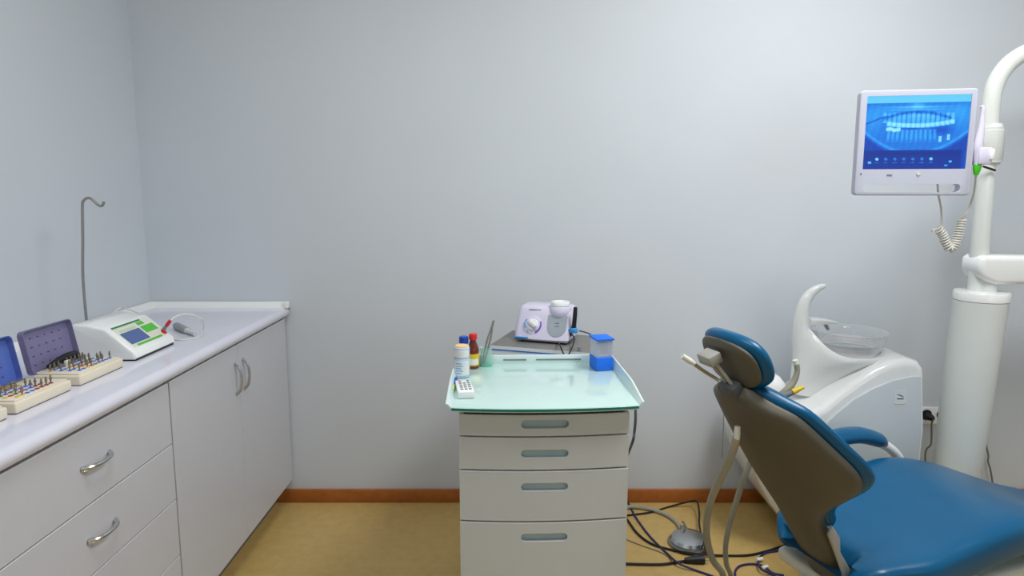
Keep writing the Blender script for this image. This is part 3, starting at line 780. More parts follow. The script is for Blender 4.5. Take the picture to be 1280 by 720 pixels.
# cable hanging on trolley right side
rgx = lambda px, py, dy=0.12: onY(px, py, tc0.y + dy)
tag(MB().tube([TL(GW + 0.030, 0.39, ZG + 0.0), onY(776, 470, tc0.y + 0.39), onY(785, 484, tc0.y + 0.32), onY(793, 500, tc0.y + 0.24), onY(794.5, 520, tc0.y + 0.2), onY(793, 540, tc0.y + 0.2), onY(790.5, 553, tc0.y + 0.2), onY(780, 580, tc0.y + 0.4)], 0.004, 8, 5).build('power_cable', M['dgrey'], base=tuple(TL(GW, 0.3, 0.6))), 'dark grey cable hanging down the right side of the trolley', 'cable')

# ================================================================= CABLES AND PEDAL ON FLOOR
def floor_cable(name, pts, r, m, label, cat='cable'):
    P = []
    for p in pts:
        if len(p) == 2: P.append(onZ(p[0], p[1], r + 0.0005))
        else: P.append(onZ(p[0], p[1], p[2]))
    o = MB().tube(P, r, 8, 6).build(name, m, base=(P[0].x, P[0].y, 0))
    return tag(o, label, cat)
floor_cable('hose', [(770, 640), (785, 634), (797, 634), (815, 637), (832, 643), (845, 652), (853, 664)], 0.0085, M['hose'], 'grey tube curving over the floor to the chrome foot pedal')
floor_cable('floor_cable', [(775, 645), (790, 643.5), (815, 640), (838, 633), (862, 627, 0.03), (871, 627, 0.05), (874, 640, 0.04), (874, 655, 0.03), (877, 670, 0.025), (881, 684, 0.03), (882, 692), (872, 693)], 0.004, M['black'], 'black cable rising in a loop behind the chrome foot pedal')
floor_cable('floor_cable', [(770, 632), (783, 648), (797, 667), (815, 680), (838, 687), (860, 691, 0.012), (880, 693, 0.012), (905, 694.5), (935, 694), (958, 689), (980, 682), (1010, 672)], 0.0045, M['black'], 'thick black cable running from the trolley across to the dental chair')
floor_cable('floor_cable', [(776, 618), (786, 630), (795, 647), (812, 670), (832, 690), (848, 704, 0.016), (870, 713), (890, 720), (930, 735)], 0.004, M['navy'], 'dark purple cable slanting across the floor from trolley to front')
floor_cable('floor_cable', [(770, 704), (790, 705), (825, 705.5), (845, 703), (862, 700.5)], 0.005, M['black'], 'black cable ending in a moulded plug in front of the foot pedal')
pp0, pp1 = onZ(856, 700, 0.014), onZ(880, 699, 0.016)
pg = thing('power_plug', tuple(((pp0 + pp1) / 2).xy) + (0,), 'black moulded mains plug lying on the floor by the foot pedal', 'plug')
MB().tube([pp0, pp0.lerp(pp1, .5), pp1], [0.008, 0.014, 0.0165], 14, 1).build('plug_body', M['black'], pg)
for s in (-1, 1):
    q = pp1 + Vector((0, 0.009 * s, 0)); MB().tube([q, q + Vector((0.018, 0.001, -0.001))], 0.0024, 8, 1).build('pin', M['chrome'], pg)
floor_cable('floor_cable', [(780, 673), (800, 681), (825, 690), (840, 698)], 0.002, M['gcable'], 'thin grey wire lying across the floor beside the trolley')
floor_cable('floor_cable', [(920, 725), (919, 714), (926, 707), (942, 705), (955, 708, 0.012), (966, 716), (980, 719)], 0.004, M['navy'], 'navy blue cable looped on the floor in front of the chair base')
floor_cable('floor_cable', [(985, 688), (968, 689), (955, 692), (949, 699), (948, 706, 0.018), (954, 713, 0.018), (965, 718), (975, 724)], 0.004, M['navy'], 'navy blue cable with white ties curling beside the chair base')
for px, py, lb in ((949.5, 699, 'white cable tie on the navy cable, farther from the camera'), (956, 709, 'white cable tie on the navy cable, nearer the camera')):
    p = onZ(px, py, 0.012); a = Vector((0.012, 0.004, 0))
    tag(MB().tube([p - a, p + a], 0.0065, 12, 1).build('cable_tie', M['white'], base=tuple(p)), lb, 'cable tie')
# foot pedal
pc = onZ(861, 680, 0)
fp = thing('foot_pedal', tuple(pc), 'round chrome foot pedal on the floor between trolley and chair', 'foot pedal')
MB().lathe([(0.080, 0), (0.082, 0.004), (0.080, 0.011), (0.070, 0.014)], pc, 40).build('base_ring', M['steel'], fp)
MB().lathe([(0.072, 0.012), (0.074, 0.020), (0.066, 0.030), (0.045, 0.036), (0.02, 0.039), (0.002, 0.040)], pc, 40).build('dome', M['chrome'], fp)
b = MB(); b.box((-0.015, 0.055, 0.006), (0.012, 0.085, 0.034), 0.004); b.tube([(-0.002, 0.06, 0.03), (-0.004, 0.062, 0.05), (-0.012, 0.064, 0.06)], 0.004, 8, 3); b.move(pc); b.build('hose_inlet', M['steel'], fp)

# ================================================================= DENTAL CHAIR
HEAD = math.radians(20)
H0 = onY(1018, 715, 1.66); HX, HY, HZ = H0.x, H0.y, 0.0
print('hinge', H0)
ch = thing('dental_chair', (HX + 0.2, HY + 0.07, 0), 'blue vinyl dental chair with taupe back shell facing away to the right', 'dental chair')
cH, sH = math.cos(HEAD), math.sin(HEAD)
def CL(x, y, z): return Vector((HX + x * cH - y * sH, HY + x * sH + y * cH, z))
def cbuild(b, name, m, parent=ch, auto=40):
    b.v = [CL(v.x, v.y, v.z) for v in b.v]; return b.build(name, m, parent, auto=auto)
BA = math.radians(58.2)         # recline from the horizontal
sd = Vector((-math.cos(BA), 0, math.sin(BA)))      # up the back
nd = Vector((math.sin(BA), 0, math.cos(BA)))       # towards the patient
B0 = Vector((0.06, 0.0, 0.30))
WT = [(-0.12, .068), (0.06, .068), (0.18, .079), (0.225, .076), (0.245, .074), (0.275, .088), (0.305, .110), (0.335, .146), (0.36, .180), (0.385, .208), (0.41, .217), (0.435, .218), (0.47, .209), (0.565, .1725), (0.61, .152), (0.636, .132), (0.652, .09), (0.666, .060), (0.72, .050)]
def lin_tab(tab, x):
    if x <= tab[0][0]: return tab[0][1]
    for (a, va), (b, vb) in zip(tab, tab[1:]):
        if x <= b: return va + (vb - va) * (x - a) / (b - a)
    return tab[-1][1]
def sm_tab(tab, x, h=0.011):
    return sum(lin_tab(tab, x + d * h) for d in (-2, -1, 0, 1, 2)) / 5
def back_pad(s0, s1, dw, tf, tb, wrap, N=70, endr=0.03, n=40, off=0.0, e=0.55):
    rings = []
    for i in range(N + 1):
        s = s0 + (s1 - s0) * i / N
        w = sm_tab(WT, s) + dw
        end = min(s - s0, s1 - s)
        k = 1.0 if end >= endr else math.sqrt(max(0.0, 1 - (1 - end / endr) ** 2))
        k = max(k, 0.04)
        w2 = max(0.004, w - (1 - k) * endr * 0.8)
        c = B0 + sd * s
        ring = []
        for q in range(n):
            a = 2 * PI * q / n; cc, ss = math.cos(a), math.sin(a)
            u = w2 * math.copysign(abs(cc) ** e, cc)
            d = (tf if ss > 0 else tb) * k * math.copysign(abs(ss) ** e, ss) + off
            d += wrap * (u * u) / 0.07
            ring.append(c + Vector((0, u, 0)) + nd * d)
        rings.append(ring)
    return rings
shell = MB(); shell.loft(back_pad(-0.12, 0.690, 0.0, 0.012, 0.030, 0.10, endr=0.02))
shell_o = cbuild(shell, 'backrest_shell', M['shell'])
cush = MB(); cush.loft(back_pad(0.21, 0.680, 0.011, 0.034, 0.020, 0.10, endr=0.03, off=0.020, e=0.8))
cush_o = cbuild(cush, 'backrest_cushion', M['blue'])
# headrest
hc = B0 + sd * 0.70 + nd * 0.0
hcx = Vector((-0.312, 0.012, 0.944))
HA = math.radians(66); hs_ = Vector((-math.cos(HA), 0, math.sin(HA))); hn_ = Vector((math.sin(HA), 0, math.cos(HA)))
def oval_pad(c, upv, nv, latv, hw, hh, tf, tb, wrap, off, N=26, n=40, e=0.8):
    rings = []
    for i in range(N + 1):
        v = -1 + 2 * i / N
        v = max(-0.9985, min(0.9985, v))
        prof = (1 - abs(v) ** 2.6) ** (1 / 2.2)
        k = prof
        ring = []
        for q in range(n):
            a = 2 * PI * q / n; cc, ss = math.cos(a), math.sin(a)
            u = hw * k * math.copysign(abs(cc) ** e, cc)
            d = (tf if ss > 0 else tb) * min(1, k * 1.25) * math.copysign(abs(ss) ** e, ss) + off + wrap * u * u
            ring.append(c + upv * (hh * v) + latv * u + nv * d)
        rings.append(ring)
    return rings
lat = Vector((0, 1, 0.0)).normalized()
b = MB(); b.loft(oval_pad(hcx, hs_, hn_, lat, 0.116, 0.078, 0.026, 0.020, 1.2, 0.014)); cbuild(b, 'headrest_cushion', M['blue'])
b = MB(); b.loft(oval_pad(hcx, hs_, hn_, lat, 0.102, 0.068, 0.006, 0.010, 1.2, -0.006, e=0.6)); cbuild(b, 'headrest_shell', M['shell'])
# headrest bars, clamp block, lever
topb = Vector((-0.310, -0.005, 0.872))
hb = Vector((-0.365, 0.02, 0.955))
for dy in (-0.010, 0.010):
    b = MB(); b.tube([topb + Vector((0, dy, 0)) - sd * 0.03, topb + Vector((0, dy, 0)) + sd * 0.02, hb + Vector((0, dy, 0))], [0.005, 0.005, 0.005], 10, 3); cbuild(b, 'headrest_bar', M['bracket'])
b = MB(); b.box((-0.018, -0.026, -0.014), (0.018, 0.026, 0.014), 0.003)
mt = Matrix.Translation(hb) @ Matrix((( hn_.x, 0, hs_.x), (0, 1, 0), (hn_.z, 0, hs_.z))).to_4x4(); b.xf(mt); cbuild(b, 'headrest_clamp', M['bracket'])
b = MB(); b.box((-0.016, -0.030, -0.02), (0.016, 0.030, 0.025), 0.006); b.xf(Matrix.Translation(topb) @ Matrix(((nd.x, 0, sd.x), (0, 1, 0), (nd.z, 0, sd.z))).to_4x4()); cbuild(b, 'pivot_block', M['dgrey'])
# seat
ZT_ = [(-0.10, .395), (0.0, .405), (0.10, .42), (0.25, .46), (0.42, .500), (0.55, .50), (0.70, .46), (0.85, .40), (1.0, .34), (1.15, .30)]
SWT = [(0.055, .150), (0.10, .188), (0.2, .228), (0.45, .24), (0.7, .23), (0.9, .21), (1.15, .18)]
rings = []; N = 64; x0, x1 = 0.055, 1.15
for i in range(N + 1):
    x = x0 + (x1 - x0) * i / N
    w = lerp_tab(SWT, x); zt = sm_tab(ZT_, x, 0.03); th = (0.10 + 0.03 * min(1, max(0, (x - .05) / .2))) if x < 0.6 else 0.13 - 0.04 * min(1, (x - .6) / .3)
    end = min(x - x0, x1 - x); er = 0.05
    k = 1 if end >= er else math.sqrt(max(0, 1 - (1 - end / er) ** 2)); k = max(k, 0.05)
    ring = []
    for q in range(44):
        a = 2 * PI * q / 44; cc, ss = math.cos(a), math.sin(a); e = 0.52
        u = (w - (1 - k) * er * 0.7) * math.copysign(abs(cc) ** e, cc)
        d = th / 2 * k * math.copysign(abs(ss) ** e, ss)
        dish = 0.030 * (u / w) ** 2 - 0.02
        fb_ = max(0.0, min(1.0, (abs(u) - 0.075) / 0.04)); fb_ = fb_ * fb_ * (3 - 2 * fb_)      # rear corners reach back past the hinge
        xx_ = x - 0.075 * fb_ * max(0.0, 1 - (x - x0) / 0.18)
        ring.append(Vector((xx_, u, zt - th / 2 + d + (dish if ss > 0 else 0))))
    rings.append(ring)
b = MB(); b.loft(rings); cbuild(b, 'seat_cushion', M['blue'])
b = MB(); b.box((0.02, -0.17, 0.255), (0.72, 0.17, 0.300), 0.02, 3); cbuild(b, 'seat_frame', M['white2'])
for sy in (-1,):
    b = MB(); b.prism([(-0.068, 0.49), (-0.058, 0.515), (-0.028, 0.476), (-0.024, 0.436), (0.02, 0.372), (0.06, 0.33), (0.06, 0.24), (0.0, 0.24), (-0.01, 0.372)], 'y', sy * 0.098 - 0.004, sy * 0.098 + 0.004, 0.002, 2); cbuild(b, 'hinge_plate', M['bracket'])
b = MB(); b.loft([[(0.20 + rx * math.cos(2 * PI * k / 28), ry * math.sin(2 * PI * k / 28), z) for k in range(28)] for z, rx, ry in ((0.06, .24, .13), (0.12, .235, .125), (0.20, .225, .115), (0.27, .22, .12))]); cbuild(b, 'base_column', M['white2'])
b = MB(); b.prism(rrect(-0.05, -0.24, 0.85, 0.24, 0.12), 'z', 0.0, 0.06, 0.02); cbuild(b, 'base_plate', M['white2'])
# armrest on the far side
def arm(side, full=True):
    y = 0.285 * side
    pts = [(0.24, y, .520), (0.31, y, .545), (0.39, y, .552), (0.47, y, .545), (0.545, y, .520), (0.575, y, .503)]
    b = MB(); n_ = 20; P, R = catmull([Vector(p) for p in pts], [0.024, 0.030, 0.032, 0.032, 0.030, 0.018], 6)
    rings = []
    for i, p in enumerate(P):
        r = R[i]; t = (P[min(i + 1, len(P) - 1)] - P[max(i - 1, 0)]).normalized(); up = Vector((-t.z, 0, t.x))
        rings.append([p + Vector((0, 1, 0)) * (1.15 * r * math.cos(2 * PI * k / n_)) + up * (0.85 * r * math.sin(2 * PI * k / n_)) for k in range(n_)])
    b.loft(rings); cbuild(b, 'armrest_pad', M['blue'])
    b = MB(); b.tube([(0.50, y, .525), (0.575, y, .500), (0.65, y, .445), (0.685, y - 0.01 * side, .37), (0.62, y - 0.09 * side, .30), (0.50, y - 0.13 * side, .28)], 0.017, 14, 5); cbuild(b, 'armrest_tube', M['white'])
arm(1)

# ================================================================= CUSPIDOR UNIT
UY0, UY1 = 2.26, 2.60
un = thing('cuspidor_unit', tuple(onY(1060, 600, UY0).xy) [:1] + (2.43, 0), 'white rounded dental water unit with glass rinsing bowl behind the chair', 'dental unit')
def U(px, py, Y=UY0): p = onY(px, py, Y); return (p.x, p.z)
xr = U(1151, 600)[0]
top_ = [U(1157, 462), U(1150, 452), U(1135, 449), U(1116, 452), U(1095, 461), U(1072, 476), U(1050, 492), U(1030, 509), U(1010, 520), U(985, 520), U(962, 512), U(947, 516)]
left_ = [U(940, 530), U(937, 550), U(942, 580), U(952, 608), U(967, 635), U(985, 660)]
left_ += [(left_[-1][0] + 0.05, 0.06), (left_[-1][0] + 0.10, 0.0)]
outline = [(xr - 0.01, 0.0), (xr, 0.03), (xr + 0.004, 0.5)] + top_ + left_
MB().prism(outline, 'y', UY0, UY1, 0.028, 5).build('housing', M['white'], un, auto=60)
pan = [(xr - 0.022, 0.02), (xr - 0.016, 0.5), U(1151, 470), U(1140, 470), U(1115, 475), U(1090, 485), U(1066, 499), U(1046, 515), U(1030, 530), U(1012, 556), U(1000, 590)]
pan += [(pan[-1][0], 0.06), (pan[-1][0] + 0.08, 0.02)]
panel = MB().prism(pan, 'y', UY0 - 0.006, UY0 + 0.03, 0.004, 2).build('side_panel', M['panel'], un, auto=60)
# sticker
s0, s1 = onY(1119, 488, UY0 - 0.007), onY(1132, 505, UY0 - 0.007)
stk = MB().prism(rrect(s0.x, s1.z, s1.x, s0.z, 0.002), 'y', UY0 - 0.0072, UY0 - 0.0055).build('maker_badge', M['label'], panel)
cxs, czs = (s0.x + s1.x) / 2, (s0.z + s1.z) / 2
sw_ = [(cxs - 0.014 + 0.028 * i / 10, czs + 0.010 - 0.010 * (i / 10) ** 1.5) for i in range(11)]
b = MB(); b.loft([[(x, UY0 - 0.0076, z - 0.0008 - 0.0022 * math.sin(PI * i / 10)), (x, UY0 - 0.0076, z + 0.0008 + 0.0018 * math.sin(PI * i / 10)), (x, UY0 - 0.007, z + 0.0008), (x, UY0 - 0.007, z - 0.0008)] for i, (x, z) in enumerate(sw_)]); b.build('badge_swoosh', M['lblue'], stk)
MB().box((cxs - 0.012, UY0 - 0.0076, czs - 0.008), (cxs + 0.012, UY0 - 0.007, czs - 0.004)).build('badge_lettering', M['dgrey'], stk)
# cuspidor
CYY = 2.43
bc = onY(1060, 436, CYY); bcx = bc.x
zbot = onY(1055, 447, CYY - 0.10).z; zrim = onY(1106, 413, CYY).z
print('bowl', bc, zbot, zrim)
zb0 = zbot
SKX = lambda px: onY(px, 440, CYY).x
def rise(dx): return 0.098 * max(0.0, dx) ** 3.2
spec = []           # rings: centre x, rx, ry, base z, share of the rise
for px0, px1, ry, z, k in ((991, 1040, .06, zb0 - .165, 0), (991, 1052, .072, zb0 - .125, 0), (992, 1072, .092, zb0 - .080, .05), (994, 1091, .117, zb0 - .042, .25), (998, 1101, .137, zb0 - .015, .75), (1002, 1104, .138, zb0 + .002, 1), (1004, 1103, .135, zb0 + .005, 1), (1007, 1100, .130, zb0 + .001, .97), (1014, 1093, .112, zb0 - .006, .35), (1022, 1086, .09, zb0 - .008, .05), (1050, 1060, .014, zb0 - .009, 0)):
    a_, b_ = SKX(px0), SKX(px1); spec.append(((a_ + b_) / 2, (b_ - a_) / 2, ry, z, k))
rings = []
for cx_, rx, ry, z, k in spec:
    rings.append([Vector((cx_ + rx * math.cos(t), CYY + ry * math.sin(t), z + k * rise(-math.cos(t)))) for t in [2 * PI * q / 56 for q in range(56)]])
MB().loft(rings).build('bowl_cradle', M['white'], un, auto=60)
pe = [onY(1014, 478, CYY), onY(1010, 460, CYY), onY(1006, 440, CYY), onY(1002.5, 420, CYY), onY(1001.5, 404, CYY), onY(1003, 390, CYY), onY(1007, 376, CYY), onY(1014.5, 366, CYY), onY(1023, 360, CYY), onY(1030, 357.5, CYY)]
sp = MB()
P, R = catmull(pe, [0.062, 0.056, 0.046, 0.037, 0.031, 0.0255, 0.021, 0.0175, 0.0135, 0.0095], 5)
sp.tube(P, R, 24, 1); sp.build('spout_column', M['white'], un, auto=60)
tipd = (P[-1] - P[-3]).normalized()
MB().tube([P[-1] - tipd * 0.004, P[-1] + tipd * 0.004, P[-1] + tipd * 0.007], [0.0097, 0.008, 0.004], 16, 1).build('spout_tip', M['white'], un)
MB().lathe([(0.104, 0.004), (0.112, 0.012), (0.117, 0.040), (0.1145, 0.040), (0.1095, 0.013), (0.10, 0.0075)], (bcx, CYY, zb0 + 0.002), 44, cap=False).build('bowl_liner', mat('bowl_liner_white', (228, 224, 226), 0.3), un, auto=60)
# glass bowl
g = MB(); hgl = zrim - zb0
g.lathe([(0.004, 0.004), (0.085, 0.004), (0.108, 0.016), (0.122, 0.045), (0.133, hgl), (0.136, hgl + 0.001), (0.1255, 0.045), (0.111, 0.013), (0.087, 0.0005), (0.004, 0.0005)], (bcx, CYY, zb0), 44, cap=False)
g.build('glass_bowl', M['glass'], un, auto=60)
# cup shelf with nozzle
ch0 = onY(1012, 401, CYY); ch1 = onY(1044, 403, CYY)
MB().prism([(ch0.x - 0.01, ch0.z - 0.012), (ch1.x - 0.01, ch0.z - 0.006), (ch1.x, ch0.z - 0.002), (ch1.x - 0.02, ch0.z + 0.004), (ch0.x + 0.04, ch0.z + 0.010), (ch0.x - 0.01, ch0.z + 0.012)], 'y', CYY - 0.035, CYY + 0.03, 0.004).build('cup_shelf', M['white'], un, auto=50)
nz0 = onY(1033, 408, CYY - 0.02)
MB().tube([nz0 + Vector((-0.004, 0, 0.008)), nz0, nz0 + Vector((0.008, 0, -0.012))], [0.007, 0.007, 0.006], 12, 1).build('water_nozzle', M['steel'], un)
# instrument holder head at the left end
ih = MB()
hcen = onY(951, 486, 2.36)
ih.loft([[(hcen.x + rx * math.copysign(abs(math.cos(a)) ** .8, math.cos(a)), hcen.y + ry * math.copysign(abs(math.sin(a)) ** .8, math.sin(a)), hcen.z + z) for a in [2 * PI * k / 32 for k in range(32)]] for z, rx, ry in ((-0.13, .07, .06), (-0.06, .085, .075), (-0.01, .09, .08), (0.03, .082, .072), (0.055, .062, .055), (0.066, .03, .025))])
ih.build('instrument_holder', M['white'], un, auto=60)

# suction tips
sj = thing('saliva_ejector', tuple(onY(985, 490, 2.22)), 'bent grey suction tube with cream tip on the water unit behind the headrest', 'suction tube')
MB().tube([onY(950, 506, 2.24), onY(968, 500, 2.22), onY(982, 489, 2.20), onY(992, 477, 2.20), onY(996.5, 464, 2.20), onY(995, 452, 2.20)], [0.015, 0.015, 0.013, 0.011, 0.0095, 0.0095], 14, 5).build('tube', M['hose'], sj)
MB().tube([onY(995.6, 455, 2.20), onY(994, 450, 2.20)], [0.0105, 0.0095], 14, 1).build('tip', M['white2'], sj)
yn = thing('suction_nozzle', tuple(onY(990, 488, 2.21)), 'yellow-tipped grey suction nozzle pointing right behind the headrest', 'suction nozzle')
MB().tube([onY(972, 498, 2.19), onY(992, 490, 2.17)], [0.012, 0.009], 14, 1).build('sleeve', M['mgrey'], yn)
MB().tube([onY(991, 490, 2.17), onY(997, 487, 2.17), onY(1004.5, 484, 2.17)], [0.011, 0.0095, 0.006], 14, 1).build('nozzle_tip', M['yellow'], yn)

# ================================================================= GREY HOSES BESIDE THE CHAIR
def hose(pts, r, label, tip=None):
    t = thing('suction_hose', tuple(pts[-1].xy) + (0.0,), label, 'hose', 'suction hoses beside the chair')
    MB().tube(pts, r, 14, 6).build('hose', M['hose'], t)
    return t
h1 = hose([onY(921, 547, 1.57), onY(917, 560, 1.58), onY(909, 580, 1.62), onY(899, 601, 1.68), onY(889, 625, 1.74), onY(883.5, 650, 1.80), onY(884, 675, 1.84), onY(891, 700, 1.88), onY(903, 719, 1.92), (0.72, 1.95, 0.03), (0.80, 1.95, 0.02)] and
  [Vector(v) for v in (onY(921, 547, 1.57), onY(917, 560, 1.58), onY(909, 580, 1.62), onY(899, 601, 1.68), onY(889, 625, 1.74), onY(883.5, 650, 1.80), onY(884, 675, 1.84), onY(891, 700, 1.88), onY(904, 721, 1.93), (0.645, 1.93, 0.045), (0.665, 1.86, 0.014), (0.67, 1.74, 0.012))], 0.0105, 'thick grey hose with cream connector hanging behind the chair back')
q = onY(921, 547, 1.57)
MB().tube([q + Vector((0.0, 0, -0.012)), onY(921.5, 541, 1.565), onY(922, 533, 1.565)], [0.0075, 0.0085, 0.007], 14, 1).build('connector', M['white2'], h1)
MB().tube([onY(920, 552, 1.572), onY(918, 557, 1.578)], 0.0112, 14, 1).build('joint_ring', M['tan'], h1)
hose([Vector(v) for v in (onY(944, 560, 1.86), onY(938, 578, 1.86), onY(929, 600, 1.87), onY(920, 628, 1.90), onY(912, 655, 1.93), onY(907, 682, 1.96), onY(908, 705, 1.99), onY(913, 722, 2.02), (0.675, 1.97, 0.05), (0.70, 1.90, 0.012), (0.705, 1.78, 0.010))], 0.0085, 'thinner grey hose hanging between the thick hose and the chair')
# headrest lever-like syringe left of the chair back
lv = thing('steel_lever', tuple(onY(880, 455, 1.50)), 'slim cream-handled steel lever beside the headrest clamp', 'lever')
MB().tube([onY(853, 445, 1.50), onY(862, 451, 1.50), onY(868, 455, 1.50)], [0.0065, 0.0075, 0.005], 12, 3).build('handle_grip', M['white2'], lv)
MB().tube([onY(866, 454, 1.50), onY(880, 464, 1.51), onY(893, 472, 1.52), onY(899, 476, 1.52)], [0.0045, 0.0042, 0.0042, 0.004], 10, 2).build('shaft', M['drill'], lv)
# thin cord
tag(MB().tube([onY(905, 505, 2.3), onY(904.5, 530, 2.3), onY(903.5, 555, 2.3), onY(902.5, 572, 2.3)], 0.0016, 6, 3).build('thin_cord', M['gcable'], base=tuple(onY(903, 540, 2.3))), 'thin grey cord hanging against the wall left of the chair back', 'cord')

# ================================================================= COLUMN, POLE, ARM
PY = 2.36
c0_, c1_ = onY(1197, 366, PY), onY(1257, 366, PY); ccx = (c0_.x + c1_.x) / 2
ctz = onY(1227, 368, PY - 0.08).z
rct = (c1_.x - c0_.x) / 2
print('column', ccx, ctz, rct)
cl = thing('instrument_column', (ccx, PY, 0), 'white tapered column carrying a bent pole and side arm right of the unit', 'column')
cb_ = MB().lathe([(rct * .84, 0.0), (rct * .86, 0.1), (rct * .93, ctz - 0.42), (rct * .98, ctz - 0.06), (rct * .985, ctz - 0.035)], (ccx, PY, 0), 40)
for v in cb_.v: v.x -= 0.045 * (1 - v.z / ctz)
cb_.build('column_body', M['colwhite'], cl, auto=60)
MB().lathe([(rct * .99, ctz - 0.033), (rct, ctz - 0.006), (rct * .96, ctz), (0.03, ctz + 0.002)], (ccx, PY, 0), 40).build('column_cap', M['white'], cl)
rp = 0.030
pp = [onY(1221, 366, PY), onY(1223, 330, PY), onY(1229, 260, PY), onY(1233, 200, PY), onY(1236, 160, PY), onY(1239.5, 125, PY), onY(1245, 103, PY), onY(1257, 84, PY), onY(1274, 70, PY), onY(1300, 59, PY), onY(1345, 54, PY)]
MB().tube(pp, [0.030] * 4 + [0.029] * 7, 24, 6).build('pole', M['colwhite'], cl, auto=60)
j0, j1 = onY(1235.5, 207, PY), onY(1239.5, 155, PY)
dj = j1 - j0
MB().tube([j0, j0 + dj * .06, j0 + dj * .07, j0 + dj * .13, j0 + dj * .14, j0 + dj * .84, j0 + dj * .85, j0 + dj * .91, j0 + dj * .92, j1], [.031, .036, .0405, .041, .042, .042, .0405, .041, .036, .032], 28, 1).build('pole_joint', M['colwhite'], cl)
MB().tube([onY(1229, 208, PY - 0.045), onY(1244, 213, PY - 0.04)], 0.004, 8, 1).build('clamp_screw', M['black'], cl)
# arm on the cap
ax0 = onY(1240, 345, PY)
ay = PY
az0, az1 = onY(1260, 356, PY - .05).z, onY(1260, 320, PY - .05).z
ax = onY(1224, 340, PY - 0.05).x + 0.05
rr = (az1 - az0) / 2
apoly = [(ax - 0.052, az0 + rr * 1.1), (ax - 0.05, az1 - 0.012), (ax - 0.035, az1)] + [(ax + 0.55, az1 - 0.01), (ax + 0.55, az0 + 0.0)] + [(ax + 0.02, az0), (ax - 0.015, az0 + 0.012), (ax - 0.04, az0 + rr * .55)]
MB().prism(apoly, 'y', PY - 0.055, PY + 0.055, 0.018, 4).build('swing_arm', M['white'], cl, auto=60)
MB().lathe([(0.040, -0.03), (0.040, 0.02)], (ax + 0.012, PY, az0 - 0.008), 24).build('arm_collar', M['colwhite'], cl)

# ================================================================= MONITOR
MY = 2.02
mtl, mbr = onY(1073, 113, MY + 0.02), onY(1210, 246, MY)
SWD, SHT = 0.338, 0.270
yawm = math.radians(9)          # right side nearer the camera
mc = onY(1142, 179, MY)
mx_ = Vector((math.cos(-yawm), math.sin(-yawm), 0)); mz_ = Vector((0, 0, 1)); my_ = Vector((-mx_.y, mx_.x, 0))
tl = onY(1073, 113, MY); trr = onY(1224, 109, MY); bl2 = onY(1066, 245, MY)
MW = (trr.x - tl.x) * 0.90 ; MH = tl.z - bl2.z
print('monitor', MW, MH)
def ML(x, y, z): return mc + mx_ * x + my_ * y + mz_ * z
mo = thing('monitor', tuple(mc), 'silver-framed monitor showing a blue dental X-ray, mounted on the white pole', 'monitor')
def mbuild(b, name, m, parent=mo, auto=35):
    b.v = [ML(v.x, v.y, v.z) for v in b.v]; return b.build(name, m, parent, auto=auto)
# screen rect in local coordinates
k_ = MW / 151.0     # metres per pixel at the monitor
sl_, sr_ = -MW / 2 + 9 * k_, MW / 2 - 8.5 * k_
zt2 = MH / 2 - 8 * k_; zb2 = MH / 2 - 109 * k_
hh0, hh1 = -MH / 2 + 4.5 * k_, -MH / 2 + 16 * k_
def frame_with_holes():
    out = MB().prism(rrect(-MW / 2, -MH / 2, MW / 2, MH / 2, 0.012), 'y', -0.012, 0.02, 0.004, 3)
    return out
fr = mbuild(frame_with_holes(), 'frame', M['moni'])
def cut(x0, z0, x1, z1, r, ya, yb):
    c = MB().prism(rrect(x0, z0, x1, z1, r), 'y', ya, yb); c.v = [ML(v.x, v.y, v.z) for v in c.v]
    boolean(fr, c.build('cutter', M['moni'], mo))
cut(sl_ + 0.006, hh0, sr_ - 0.010, hh1, 0.010, -0.05, 0.05)
cut(sl_, zb2, sr_, zt2, 0.001, -0.05, -0.007)
mbuild(MB().prism(rrect(-MW / 2 + 0.03, -MH / 2 + 24 * k_, MW / 2 - 0.03, MH / 2 - 0.02, 0.02), 'y', 0.019, 0.045, 0.012, 3), 'rear_housing', M['moni'])
